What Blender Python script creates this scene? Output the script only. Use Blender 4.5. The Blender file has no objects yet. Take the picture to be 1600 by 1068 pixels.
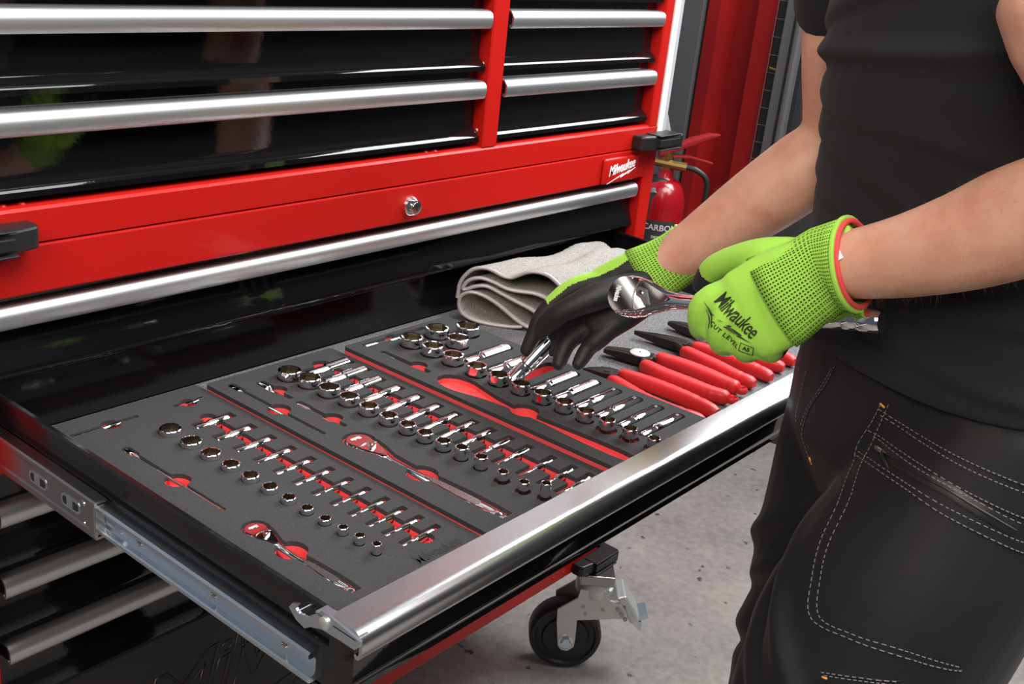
import bpy, bmesh, math, random
from mathutils import Vector, Matrix
from mathutils.bvhtree import BVHTree
random.seed(7)
PI = math.pi
scene = bpy.context.scene
COL = scene.collection

# ------------------------------------------------------------------ camera, world, lights, exposure
cam_d = bpy.data.cameras.new('camera')
cam_d.lens = 39.43; cam_d.sensor_width = 36.0; cam_d.clip_start = 0.02; cam_d.clip_end = 60
cam = bpy.data.objects.new('camera', cam_d); COL.objects.link(cam)
cam.matrix_world = Matrix(((0.63465, 0.21450, -0.74243, 0.0),
                           (-0.76599, 0.30185, -0.56758, 0.0),
                           (0.10235, 0.92891, 0.35588, 1.331),
                           (0, 0, 0, 1)))
scene.camera = cam
w = bpy.data.worlds.new('world'); scene.world = w; w.use_nodes = True
w.node_tree.nodes['Background'].inputs[0].default_value = (0.75, 0.85, 1.0, 1)
w.node_tree.nodes['Background'].inputs[1].default_value = 0.10

def area(name, loc, target, size, power, col=(1, 1, 1), size_y=None):
    l = bpy.data.lights.new(name, 'AREA'); l.energy = power; l.color = col
    l.size = size
    if size_y: l.shape = 'RECTANGLE'; l.size_y = size_y
    o = bpy.data.objects.new(name, l); COL.objects.link(o)
    o.location = loc
    o.rotation_euler = (Vector(target) - Vector(loc)).to_track_quat('-Z', 'Y').to_euler()
    return o
area('softbox_right_rear', (2.50, 0.60, 2.12), (1.05, 0.75, 0.8), 1.2, 52, (0.97, 0.99, 1.0), 0.85)
area('softbox_overhead', (1.00, -0.10, 2.95), (1.05, 0.65, 0.8), 1.6, 56, (1, 0.98, 0.96), 1.2)
area('softbox_camera_left', (-1.10, -0.10, 2.45), (0.7, 0.9, 0.85), 1.2, 52, (1, 0.88, 0.76))
area('softbox_front', (1.5, -1.25, 3.1), (1.25, 0.6, 0.9), 1.3, 46, (0.96, 0.98, 1.0))
scene.view_settings.view_transform = 'Standard'
scene.view_settings.look = 'None'
scene.view_settings.exposure = 0.0
scene.view_settings.gamma = 1.0
scene.view_settings.use_curve_mapping = False

# ------------------------------------------------------------------ materials
def mat(name, col, metal=0.0, rough=0.5, coat=0.0, bump=None, spec=None, mix=None, sheen=0.0, aniso=0.0):
    """bump=(scale,strength,distance); mix=(colour2,scale,lo,hi) noise-mixed second colour"""
    m = bpy.data.materials.new(name); m.use_nodes = True
    nt = m.node_tree; b = nt.nodes['Principled BSDF']
    b.inputs['Base Color'].default_value = (*col, 1)
    b.inputs['Metallic'].default_value = metal; b.inputs['Roughness'].default_value = rough
    b.inputs['Coat Weight'].default_value = coat; b.inputs['Coat Roughness'].default_value = 0.08
    if spec is not None: b.inputs['Specular IOR Level'].default_value = spec
    if sheen: b.inputs['Sheen Weight'].default_value = sheen
    tc = nt.nodes.new('ShaderNodeTexCoord')
    if bump:
        n = nt.nodes.new('ShaderNodeTexNoise'); n.inputs['Scale'].default_value = bump[0]; n.inputs['Detail'].default_value = 2
        bp = nt.nodes.new('ShaderNodeBump'); bp.inputs['Strength'].default_value = bump[1]; bp.inputs['Distance'].default_value = bump[2]
        nt.links.new(tc.outputs['Object'], n.inputs['Vector']); nt.links.new(n.outputs['Fac'], bp.inputs['Height'])
        nt.links.new(bp.outputs['Normal'], b.inputs['Normal'])
    if mix:
        n2 = nt.nodes.new('ShaderNodeTexNoise'); n2.inputs['Scale'].default_value = mix[1]; n2.inputs['Detail'].default_value = 3
        mr = nt.nodes.new('ShaderNodeMapRange'); mr.inputs[1].default_value = mix[2]; mr.inputs[2].default_value = mix[3]
        mx = nt.nodes.new('ShaderNodeMix'); mx.data_type = 'RGBA'
        mx.inputs[6].default_value = (*col, 1); mx.inputs[7].default_value = (*mix[0], 1)
        nt.links.new(tc.outputs['Object'], n2.inputs['Vector']); nt.links.new(n2.outputs['Fac'], mr.inputs[0])
        nt.links.new(mr.outputs[0], mx.inputs[0]); nt.links.new(mx.outputs[2], b.inputs['Base Color'])
    return m

M = {}
M['red'] = mat('red_paint', (0.44, 0.0085, 0.0060), rough=0.38, coat=0.08, spec=0.22, bump=(900, 0.05, 0.0004))
M['gloss'] = mat('black_gloss_paint', (0.0045, 0.0045, 0.0052), rough=0.045, bump=(160, 0.035, 0.0007), spec=0.5)
M['pan'] = mat('black_drawer_paint', (0.006, 0.006, 0.007), rough=0.14, bump=(220, 0.08, 0.001))
M['alu'] = mat('satin_aluminium', (0.80, 0.81, 0.82), metal=1, rough=0.40)
M['alu_trim'] = mat('satin_aluminium_dimmed', (0.66, 0.66, 0.67), metal=1, rough=0.27)  # same aluminium as the other pulls, colour darkened to tone down lamp glare
M['alu_dull'] = mat('dull_aluminium', (0.62, 0.64, 0.66), metal=0.6, rough=0.45)
M['plastic'] = mat('black_plastic', (0.012, 0.012, 0.013), rough=0.38, bump=(900, 0.15, 0.0004))
M['foam'] = mat('black_foam', (0.026, 0.026, 0.028), rough=0.85, bump=(1800, 0.5, 0.0006), mix=((0.060, 0.060, 0.062), 900, 0.52, 0.72))
M['foam_red'] = mat('red_foam', (0.78, 0.075, 0.078), rough=0.75, bump=(1500, 0.3, 0.0005))
M['chrome'] = mat('polished_chrome', (0.86, 0.86, 0.87), metal=1, rough=0.055)
M['chrome_in'] = mat('socket_bore_steel', (0.42, 0.36, 0.28), metal=1, rough=0.22)
M['zinc'] = mat('zinc_plated_steel', (0.66, 0.74, 0.82), metal=1, rough=0.28)
M['zinc_dark'] = mat('dark_zinc_steel', (0.40, 0.38, 0.37), metal=1, rough=0.27)
M['bracket'] = mat('galvanised_steel', (0.62, 0.63, 0.60), metal=0.75, rough=0.42, bump=(80, 0.1, 0.001))
M['rubber'] = mat('black_rubber', (0.010, 0.010, 0.011), rough=0.45)
M['grip'] = mat('red_grip_rubber', (0.62, 0.022, 0.025), rough=0.42, bump=(700, 0.1, 0.0004))
M['jaw'] = mat('blackened_steel', (0.045, 0.040, 0.038), metal=0.8, rough=0.36, bump=(300, 0.1, 0.0005))
M['white'] = mat('white_print', (0.85, 0.85, 0.85), rough=0.5)
M['ink'] = mat('black_print', (0.02, 0.03, 0.01), rough=0.7)
M['foam_ink'] = mat('pressed_foam_lettering', (0.010, 0.010, 0.011), rough=0.7)
M['brass'] = mat('brass', (0.45, 0.30, 0.10), metal=1, rough=0.3)
M['towel'] = mat('towel_cloth', (0.43, 0.405, 0.375), rough=0.95, bump=(650, 1.0, 0.004), mix=((0.25, 0.235, 0.22), 480, 0.42, 0.66), sheen=0.15)
M['piping'] = mat('grey_satin_piping', (0.33, 0.30, 0.31), rough=0.32)
M['dark'] = mat('dark_interior', (0.012, 0.012, 0.013), rough=0.8)

def mat_liner():
    m = bpy.data.materials.new('grey_liner'); m.use_nodes = True; nt = m.node_tree; b = nt.nodes['Principled BSDF']
    tc = nt.nodes.new('ShaderNodeTexCoord'); v = nt.nodes.new('ShaderNodeTexVoronoi'); v.inputs['Scale'].default_value = 520
    cr = nt.nodes.new('ShaderNodeValToRGB'); cr.color_ramp.elements[0].color = (0.025, 0.025, 0.026, 1); cr.color_ramp.elements[1].color = (0.17, 0.17, 0.175, 1)
    cr.color_ramp.elements[0].position = 0.15; cr.color_ramp.elements[1].position = 0.7
    bp = nt.nodes.new('ShaderNodeBump'); bp.inputs['Strength'].default_value = 0.6; bp.inputs['Distance'].default_value = 0.001
    nt.links.new(tc.outputs['Object'], v.inputs['Vector']); nt.links.new(v.outputs['Distance'], cr.inputs[0]); nt.links.new(cr.outputs[0], b.inputs['Base Color'])
    nt.links.new(v.outputs['Distance'], bp.inputs['Height']); nt.links.new(bp.outputs['Normal'], b.inputs['Normal'])
    b.inputs['Roughness'].default_value = 0.8
    return m
M['liner'] = mat_liner()

def mat_floor():
    m = bpy.data.materials.new('worn_concrete'); m.use_nodes = True; nt = m.node_tree; b = nt.nodes['Principled BSDF']
    tc = nt.nodes.new('ShaderNodeTexCoord')
    n1 = nt.nodes.new('ShaderNodeTexNoise'); n1.inputs['Scale'].default_value = 4; n1.inputs['Detail'].default_value = 8
    n2 = nt.nodes.new('ShaderNodeTexNoise'); n2.inputs['Scale'].default_value = 60; n2.inputs['Detail'].default_value = 6
    n3 = nt.nodes.new('ShaderNodeTexNoise'); n3.inputs['Scale'].default_value = 22; n3.inputs['Detail'].default_value = 5
    for n in (n1, n2, n3): nt.links.new(tc.outputs['Object'], n.inputs['Vector'])
    cr = nt.nodes.new('ShaderNodeValToRGB'); cr.color_ramp.elements[0].color = (0.155, 0.140, 0.128, 1); cr.color_ramp.elements[1].color = (0.30, 0.272, 0.25, 1)
    cr.color_ramp.elements[0].position = 0.3; cr.color_ramp.elements[1].position = 0.7
    ad = nt.nodes.new('ShaderNodeMath'); ad.operation = 'MULTIPLY_ADD'; ad.inputs[1].default_value = 0.45; 
    nt.links.new(n2.outputs['Fac'], ad.inputs[0]); 
    s = nt.nodes.new('ShaderNodeMath'); s.operation = 'MULTIPLY'; s.inputs[1].default_value = 0.55
    nt.links.new(n1.outputs['Fac'], s.inputs[0]); nt.links.new(s.outputs[0], ad.inputs[2]); nt.links.new(ad.outputs[0], cr.inputs[0])
    mr = nt.nodes.new('ShaderNodeMapRange'); mr.inputs[1].default_value = 0.655; mr.inputs[2].default_value = 0.69
    mx = nt.nodes.new('ShaderNodeMix'); mx.data_type = 'RGBA'; mx.inputs[7].default_value = (0.05, 0.045, 0.04, 1)
    nt.links.new(n3.outputs['Fac'], mr.inputs[0]); nt.links.new(mr.outputs[0], mx.inputs[0]); nt.links.new(cr.outputs[0], mx.inputs[6])
    nt.links.new(mx.outputs[2], b.inputs['Base Color']); b.inputs['Roughness'].default_value = 0.6
    bp = nt.nodes.new('ShaderNodeBump'); bp.inputs['Strength'].default_value = 0.25; bp.inputs['Distance'].default_value = 0.002
    nt.links.new(n2.outputs['Fac'], bp.inputs['Height']); nt.links.new(bp.outputs['Normal'], b.inputs['Normal'])
    return m
M['floor'] = mat_floor()

# ------------------------------------------------------------------ helpers
def link(name, me, m, parent=None, smooth=False, angle=35):
    if m is not None:
        for mm in (m if isinstance(m, (list, tuple)) else [m]): me.materials.append(mm)
    o = bpy.data.objects.new(name, me); COL.objects.link(o)
    if parent is not None: o.parent = parent
    if smooth:
        me.polygons.foreach_set('use_smooth', [True] * len(me.polygons))
        if angle < 180:
            me.set_sharp_from_angle(angle=math.radians(angle))
    return o
def obj(name, bm, m, parent=None, smooth=False, angle=35, recalc=True):
    if recalc: bmesh.ops.recalc_face_normals(bm, faces=bm.faces)
    me = bpy.data.meshes.new(name); bm.to_mesh(me); bm.free()
    return link(name, me, m, parent, smooth, angle)
def tag(o, label=None, cat=None, group=None, kind=None):
    if label: o['label'] = label
    if cat: o['category'] = cat
    if group: o['group'] = group
    if kind: o['kind'] = kind
    return o
def thing(name, label, cat, loc=(0, 0, 0), rotz=0, group=None):
    o = bpy.data.objects.new(name, None); COL.objects.link(o); o.empty_display_size = 0.03
    o.location = loc; o.rotation_euler = (0, 0, rotz)
    return tag(o, label, cat, group)
def copy_tree(o, parent=None):
    c = o.copy(); COL.objects.link(c); c.parent = parent
    for ch in list(o.children): copy_tree(ch, c)
    return c
def add_box(bm, x0, x1, y0, y1, z0, z1, bev=0.0, seg=2):
    vs = [bm.verts.new(p) for p in ((x0, y0, z0), (x1, y0, z0), (x1, y1, z0), (x0, y1, z0), (x0, y0, z1), (x1, y0, z1), (x1, y1, z1), (x0, y1, z1))]
    fs = [bm.faces.new([vs[i] for i in f]) for f in ((3, 2, 1, 0), (4, 5, 6, 7), (0, 1, 5, 4), (1, 2, 6, 5), (2, 3, 7, 6), (3, 0, 4, 7))]
    if bev:
        es = set(e for f in fs for e in f.edges)
        bmesh.ops.bevel(bm, geom=list(es), offset=bev, segments=seg, profile=0.5, affect='EDGES')
    return bm
def box(x0, x1, y0, y1, z0, z1, bev=0.0, seg=2):
    return add_box(bmesh.new(), x0, x1, y0, y1, z0, z1, bev, seg)
def add_prism(bm, pts, a, b, axis='z'):
    """polygon pts (2D) extruded from a to b along axis: z:(x,y) x:(y,z) y:(x,z)"""
    f = {'z': lambda p, t: (p[0], p[1], t), 'x': lambda p, t: (t, p[0], p[1]), 'y': lambda p, t: (p[0], t, p[1])}[axis]
    A = [bm.verts.new(f(p, a)) for p in pts]; B = [bm.verts.new(f(p, b)) for p in pts]
    n = len(pts)
    for i in range(n):
        j = (i + 1) % n
        bm.faces.new((A[i], A[j], B[j], B[i]))
    bm.faces.new(A[::-1]); bm.faces.new(B)
    return bm
def prism(pts, a, b, axis='z'):
    return add_prism(bmesh.new(), pts, a, b, axis)
def add_lathe(bm, prof, n=24, mtx=None, cap=True):
    """prof list of (r,z) about Z"""
    rings = []
    for r, z in prof:
        ring = []
        for k in range(n):
            t = 2 * PI * k / n
            p = Vector((r * math.cos(t), r * math.sin(t), z))
            if mtx is not None: p = mtx @ p
            ring.append(bm.verts.new(p))
        rings.append(ring)
    for a, b in zip(rings, rings[1:]):
        for k in range(n):
            j = (k + 1) % n
            bm.faces.new((a[k], a[j], b[j], b[k]))
    if cap:
        bm.faces.new(rings[0][::-1]); bm.faces.new(rings[-1])
    return bm
def axis_mtx(p0, p1):
    d = Vector(p1) - Vector(p0)
    return Matrix.Translation(Vector(p0)) @ d.to_track_quat('Z', 'Y').to_matrix().to_4x4()
def add_cyl(bm, p0, p1, r0, r1=None, n=16):
    r1 = r0 if r1 is None else r1
    L = (Vector(p1) - Vector(p0)).length
    return add_lathe(bm, [(r0, 0), (r1, L)], n, axis_mtx(p0, p1))
def add_loft(bm, secs, n=16, cap=True, ex=2.0):
    """secs: list of (centre, u, v, a, b) : ring c + u*a*cos + v*b*sin with superellipse exponent"""
    rings = []
    for s in secs:
        c, u, v, a, b = s[:5]; e = s[5] if len(s) > 5 else ex
        ring = []
        for k in range(n):
            t = 2 * PI * k / n
            ct, st = math.cos(t), math.sin(t)
            x = math.copysign(abs(ct) ** (2 / e), ct); y = math.copysign(abs(st) ** (2 / e), st)
            ring.append(bm.verts.new(Vector(c) + Vector(u) * (a * x) + Vector(v) * (b * y)))
        rings.append(ring)
    for A, B in zip(rings, rings[1:]):
        for k in range(n):
            j = (k + 1) % n
            bm.faces.new((A[k], A[j], B[j], B[k]))
    if cap:
        bm.faces.new(rings[0][::-1]); bm.faces.new(rings[-1])
    return bm
def catmull(pts, per=6):
    P = [Vector(p) for p in pts]; out = []
    if len(P) < 3: return P
    for i in range(len(P) - 1):
        p0 = P[max(i - 1, 0)]; p1 = P[i]; p2 = P[i + 1]; p3 = P[min(i + 2, len(P) - 1)]
        for k in range(per):
            t = k / per
            out.append(0.5 * ((2 * p1) + (p2 - p0) * t + (2 * p0 - 5 * p1 + 4 * p2 - p3) * t * t + (3 * p1 - p0 - 3 * p2 + p3) * t ** 3))
    out.append(P[-1]); return out
def interp(vals, per=6):
    return [v[0] for v in [tuple(p) for p in catmull([(x, 0, 0) for x in vals], per)]]
def add_tube(bm, pts, r, n=8, up=(0, 0, 1), flat=1.0):
    """tube along points; r number or list; flat scales the second axis"""
    P = [Vector(p) for p in pts]; secs = []
    R = r if isinstance(r, (list, tuple)) else [r] * len(P)
    v = Vector(up)
    for i, p in enumerate(P):
        d = (P[min(i + 1, len(P) - 1)] - P[max(i - 1, 0)]).normalized()
        u = d.cross(v)
        if u.length < 1e-5: u = d.orthogonal()
        u.normalize(); v = u.cross(d).normalized()
        secs.append((p, u, v, R[i], R[i] * flat))
    return add_loft(bm, secs, n)
def rrect(x0, x1, y0, y1, r, n=4):
    r = min(r, (x1 - x0) / 2 - 1e-5, (y1 - y0) / 2 - 1e-5); out = []
    for cx, cy, a0 in ((x1 - r, y0 + r, -90), (x1 - r, y1 - r, 0), (x0 + r, y1 - r, 90), (x0 + r, y0 + r, 180)):
        for k in range(n + 1):
            a = math.radians(a0 + 90 * k / n); out.append((cx + r * math.cos(a), cy + r * math.sin(a)))
    return out
def circ(cx, cy, r, n=20):
    return [(cx + r * math.cos(2 * PI * k / n), cy + r * math.sin(2 * PI * k / n)) for k in range(n)]
def text_mesh(body, size, depth, shear=0.0, offset=0.0, space=1.0, name='lettering', line=0.0):
    c = bpy.data.curves.new(name, 'FONT'); c.body = body; c.size = size; c.extrude = depth; c.shear = shear; c.offset = offset
    c.space_character = space
    if line: c.fill_mode = 'NONE'; c.extrude = 0; c.bevel_depth = line; c.bevel_resolution = 1
    c.resolution_u = 3; c.align_x = 'CENTER'; c.align_y = 'CENTER'
    o = bpy.data.objects.new(name, c); COL.objects.link(o)
    dg = bpy.context.evaluated_depsgraph_get()
    me = bpy.data.meshes.new_from_object(o.evaluated_get(dg))
    bpy.data.objects.remove(o); bpy.data.curves.remove(c)
    return me
def boolean(target, cutter, name):
    md = target.modifiers.new('cut', 'BOOLEAN'); md.operation = 'DIFFERENCE'; md.solver = 'EXACT'; md.use_self = True; md.object = cutter
    dg = bpy.context.evaluated_depsgraph_get()
    me = bpy.data.meshes.new_from_object(target.evaluated_get(dg)); me.name = name
    return me
def script_logo(word_size, bolt=True):
    """slanted script word 'Milwaukee' over a lightning underline, in the XY plane; returns bmesh"""
    me = text_mesh('Milwaukee', word_size, word_size * 0.02, shear=0.22, offset=word_size * 0.008, space=0.92)
    bm = bmesh.new(); bm.from_mesh(me); bpy.data.meshes.remove(me)
    xs = [v.co.x for v in bm.verts]; wd = max(xs) - min(xs)
    for v in bm.verts: v.co.y *= 1.25
    if bolt:
        s = word_size; t = s * 0.02
        k = wd / 4.0
        y0 = -0.74 * s
        pts = [(-2.1 * k, y0 - .25 * s), (0.15 * k, y0 + 0.02 * s), (-0.1 * k, y0 - 0.16 * s), (1.2 * k, y0 + 0.06 * s), (1.0 * k, y0 - 0.08 * s), (2.2 * k, y0 + 0.22 * s),
               (1.25 * k, y0 + 0.10 * s), (1.35 * k, y0 + 0.2 * s), (0.2 * k, y0 + 0.02 * s), (0.35 * k, y0 + 0.14 * s)]
        add_prism(bm, pts, -t, t)
    return bm

ZF = -0.045          # floor height; the cabinet stands on 142 mm casters
# ------------------------------------------------------------------ setting
o = obj('floor', box(-3.0, 5.0, -3.5, 4.0, ZF - 0.1, ZF), M['floor']); tag(o, kind='structure')
M['wall_grey'] = mat('grey_board', (0.075, 0.075, 0.08), rough=0.6, bump=(40, 0.1, 0.002))
M['cont_red'] = mat('container_red_paint', (0.24, 0.006, 0.006), rough=0.55, spec=0.2, bump=(14, 0.15, 0.004), mix=((0.16, 0.004, 0.006), 3, 0.4, 0.7))
M['wall_dark'] = mat('dark_wall', (0.03, 0.03, 0.032), rough=0.8)
M['wall_pale'] = mat('pale_blue_grey_wall', (0.20, 0.24, 0.28), rough=0.8)
o = obj('wall_back', box(-3.0, 2.86, 2.2, 2.3, ZF, 3.2), M['wall_pale']); tag(o, kind='structure')
# right-hand wall, seen past the end of the cabinet: grey board, then ribbed container steel
XW = 2.80
bm = bmesh.new()
prof = [(1.60, XW), (1.598, XW), (1.598, XW - 0.004), (1.545, XW - 0.004)]
o = obj('wall_right', box(XW + 0.08, XW + 0.14, -3.5, 2.3, ZF, 3.2), M['wall_dark']); tag(o, kind='structure')
o = obj('trim_1', box(XW - 0.01, XW + 0.04, 1.607, 2.2, ZF, 2.6, 0.002), M['wall_grey']); tag(o, kind='structure')
ribs = [(1.597, 0.0), (1.560, 0.0), (1.535, 0.05), (1.470, 0.05), (1.448, 0.0), (1.390, 0.0)]
pts = [(XW + d, y) for y, d in ribs]
bm = bmesh.new()
add_prism(bm, pts + [(XW + 0.06, 1.390), (XW + 0.06, 1.597)], ZF, 2.6)
o = obj('trim_2', bm, M['cont_red']); tag(o, kind='structure')

# wire mesh screen with two grey posts beside the ribbed steel
t = thing('mesh_screen', 'dark wire mesh screen with grey steel posts behind the right forearm', 'screen', (XW - 0.01, 1.34, ZF))
M['post_grey'] = mat('grey_post_paint', (0.085, 0.083, 0.083), rough=0.45)
def child_at(o, parent):
    """keep a part built in world coordinates where it is under a moved parent"""
    o.matrix_parent_inverse = (Matrix.Translation(parent.location) @ Matrix.Rotation(parent.rotation_euler[2], 4, 'Z')).inverted()
    return o
child_at(obj('post', box(XW - 0.035, XW, 1.325, 1.352, ZF, 2.6, 0.004), M['post_grey'], t), t)
child_at(obj('post', box(XW - 0.050, XW - 0.02, 1.293, 1.312, ZF, 2.6, 0.006), M['post_grey'], t), t)
wire0 = child_at(obj('wire', add_cyl(bmesh.new(), (XW - 0.012, 1.352, 0.50), (XW - 0.012, 1.389, 0.50), 0.0013, n=6), M['post_grey'], t), t)
for i in range(1, 26):
    c = wire0.copy(); COL.objects.link(c); c.location = (0, 0, 0.046 * i)
child_at(obj('wire', add_cyl(bmesh.new(), (XW - 0.012, 1.386, ZF), (XW - 0.012, 1.386, 2.6), 0.0014, n=6), M['post_grey'], t), t)
child_at(obj('backing', box(XW + 0.002, XW + 0.008, 1.293, 1.388, ZF, 2.6), M['dark'], t), t)
child_at(obj('bolt', add_cyl(bmesh.new(), (XW - 0.02, 1.375, 1.02), (XW - 0.02, 1.352, 1.017), 0.004, n=8), M['brass'], t), t)

# carbon dioxide fire extinguisher
EX, EY = 2.40, 1.415
t = thing('fire_extinguisher', 'red carbon dioxide fire extinguisher with black horn behind cabinet corner', 'extinguisher', (EX, EY, ZF))
M['ext_red'] = mat('extinguisher_red', (0.28, 0.004, 0.010), rough=0.2, coat=0.3)
er = 0.060; et = 0.760 - ZF
prof = [(er * 0.9, 0), (er, 0.012), (er, et - 0.075)]
for k in range(1, 8):
    a = k / 7 * PI / 2
    prof.append((er - (er - 0.020) * (1 - math.cos(a)) * 0.9 , et - 0.075 + 0.070 * math.sin(a)))
prof += [(0.020, et), (0.018, et + 0.02)]
obj('cylinder', add_lathe(bmesh.new(), prof, 32), M['ext_red'], t, True)
bm = bmesh.new(); add_cyl(bm, (0, 0, et + 0.015), (0, 0, et + 0.06), 0.017, 0.014, 12); add_cyl(bm, (-0.02, 0.03, et + 0.035), (0.012, -0.05, et + 0.032), 0.010, 0.012, 10)
obj('valve', bm, M['brass'], t, True)
bm = bmesh.new(); add_cyl(bm, (-0.014, 0.024, et + 0.035), (-0.021, 0.034, et + 0.035), 0.009, n=12)
obj('gauge', bm, mat('teal_cap', (0.05, 0.35, 0.38), rough=0.4), t, True)
M['lever_red'] = mat('lever_red', (0.25, 0.006, 0.010), rough=0.45)
bm = add_loft(bmesh.new(), [((-0.012, 0.02, et + 0.055), (0.6, 0.75, 0), (0, 0, 1), 0.013, 0.007, 4), ((0.03, -0.04, et + 0.092), (0.6, 0.75, 0), (0, 0, 1), 0.016, 0.010, 4), ((0.055, -0.075, et + 0.112), (0.6, 0.75, 0), (0, 0, 1), 0.014, 0.006, 4), ((0.065, -0.095, et + 0.117), (0.6, 0.75, 0), (0, 0, 1), 0.008, 0.002, 4)], 12)
obj('lever', bm, M['lever_red'], t, True)
bm = add_loft(bmesh.new(), [((-0.012, 0.02, et + 0.05), (0.6, 0.75, 0), (0, 0, 1), 0.010, 0.004, 4), ((0.03, -0.04, et + 0.055), (0.6, 0.75, 0), (0, 0, 1), 0.011, 0.004, 4), ((0.060, -0.090, et + 0.046), (0.6, 0.75, 0), (0, 0, 1), 0.008, 0.003, 4)], 12)
obj('carry_handle', bm, M['lever_red'], t, True)
hose = catmull([(0.012, -0.05, et + 0.032), (0.022, -0.075, et + 0.028), (0.035, -0.098, et + 0.005), (0.033, -0.100, et - 0.05), (0.018, -0.085, et - 0.10), (0.010, -0.080, et - 0.13)], 6)
obj('hose', add_tube(bmesh.new(), hose, 0.007, 10), M['rubber'], t, True)
obj('horn', add_lathe(bmesh.new(), [(0.012, 0), (0.018, -0.01), (0.020, -0.06), (0.030, -0.30)], 20, Matrix.Translation((0.008, -0.080, et - 0.125))), M['rubber'], t, True)
def wrap_patch(r, a0, a1, z0, z1, n=12, th=0.0006):
    bm = bmesh.new(); V = []
    for k in range(n + 1):
        a = a0 + (a1 - a0) * k / n
        V.append([bm.verts.new(((r + th) * math.cos(a), (r + th) * math.sin(a), z)) for z in (z0, z1)])
    for a, b in zip(V, V[1:]): bm.faces.new((a[0], b[0], b[1], a[1]))
    return bm
vd = math.atan2(-EY, -EX)
obj('label_band', wrap_patch(er, vd - 0.6, vd + 0.75, et - 0.28, et - 0.100), mat('label_dark', (0.03, 0.03, 0.03), rough=0.5), t)
obj('label_panel', wrap_patch(er, vd - 0.35, vd + 0.15, et - 0.26, et - 0.165, th=0.0012), mat('label_red', (0.45, 0.08, 0.10), rough=0.5), t)
obj('label_panel', wrap_patch(er, vd - 0.75, vd - 0.36, et - 0.30, et - 0.20, th=0.0012), mat('label_white', (0.6, 0.6, 0.6), rough=0.5), t)
for txt, sz, zz in (('CARBON', 0.021, et - 0.118), ('DIOXIDE', 0.009, et - 0.142)):
    me = text_mesh(txt, sz, 0.0002, offset=0.0004)
    for v in me.vertices:
        a = vd + 0.1 + v.co.x / er; v.co = Vector(((er + 0.002) * math.cos(a), (er + 0.002) * math.sin(a), zz + v.co.y))
    link('lettering', me, M['white'], t)
obj('hose_clip', add_loft(bmesh.new(), [((-.022, .026, et - .062), (.634, -.766, 0), (0, 0, 1), .010, .010), ((-.024, .022, et - .060), (.634, -.766, 0), (0, 0, 1), .034, .036), ((-.050, -.002, et - .060), (.634, -.766, 0), (0, 0, 1), .036, .038), ((-.056, -.008, et - .060), (.634, -.766, 0), (0, 0, 1), .026, .028)], 20), M['rubber'], t, True, 40)
# black neck collar
obj('collar', add_lathe(bmesh.new(), [(0.046, -0.05), (0.050, -0.045), (0.030, 0.0), (0.022, 0.004)], 24, Matrix.Translation((-0.006, 0.008, et - 0.005))), M['rubber'], t, True)

# ------------------------------------------------------------------ tool cabinet and chest: positions from image pixels, scaled about the camera to metres
YF = 0.990                       # front plane of both boxes
XL, XR = 0.436, 1.641            # outer sides of the rolling cabinet
HX0, HX1 = 0.478, 1.597          # drawer handles of the cabinet
def handle_profile(t=0.0022):
    """handle section (y from the nose, z from the lower lip) as a closed thin polygon"""
    outer = [(0.0345, 0.0235), (0.012, 0.0240)]
    for k in range(1, 8):
        a = math.radians(90 + 90 * k / 7); outer.append((0.0105 + 0.0105 * math.cos(a), 0.0125 + 0.0115 * math.sin(a)))
    outer += [(0.0004, 0.007), (0.0018, 0.0025), (0.0042, 0.0003), (0.0068, 0.0008), (0.0080, 0.0035), (0.0066, 0.0050)]
    inner = [(0.0050, 0.0036), (0.0036, 0.0050), (0.0030, 0.0085), (0.0030, 0.0125)]
    for k in range(6, -1, -1):
        a = math.radians(90 + 90 * k / 7); inner.append((0.0105 + 0.0080 * math.cos(a), 0.0125 + 0.0092 * math.sin(a)))
    inner += [(0.0345, 0.0212)]
    return outer + inner
HP = handle_profile()
def handle(parent, x0, x1, ynose, zlip, m='alu'):
    h = obj('handle', prism([(ynose + y, zlip + z) for y, z in HP], x0, x1, 'x'), M[m], parent, True, 40)
    cap = [(ynose + y, zlip + z) for y, z in ((0.0335, 0.0212), (0.012, 0.0215), (0.005, 0.019), (0.003, 0.013), (0.0035, 0.007), (0.006, 0.0045), (0.022, 0.002), (0.0335, 0.002))]
    for xa in (x0 + 0.0015, x1 - 0.0045):
        obj('end_cap', prism(cap, xa, xa + 0.003, 'x'), M['plastic'], h)
    return h
def drawer_front(parent, x0, x1, ztop, zlip, yface=YF + 0.018, steep=False):
    """gloss black sheet front that turns out into a lip along its bottom edge"""
    p = [(yface, ztop), (yface, zlip + 0.020), (yface - 0.002, zlip + 0.015), (yface - 0.0115, zlip + 0.0085), (yface - 0.0135, zlip + 0.006), (yface - 0.0135, zlip), (yface + 0.001, zlip), (yface + 0.02, zlip + 0.004), (yface + 0.02, ztop)]
    if steep: p = [(yface, ztop), (yface, zlip + 0.030), (yface - 0.003, zlip + 0.022), (yface - 0.0095, zlip + 0.004), (yface - 0.0095, zlip)] + p[6:]
    return obj('drawer_front', prism(p, x0, x1, 'x'), M['gloss'], parent, True, 25)

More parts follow.
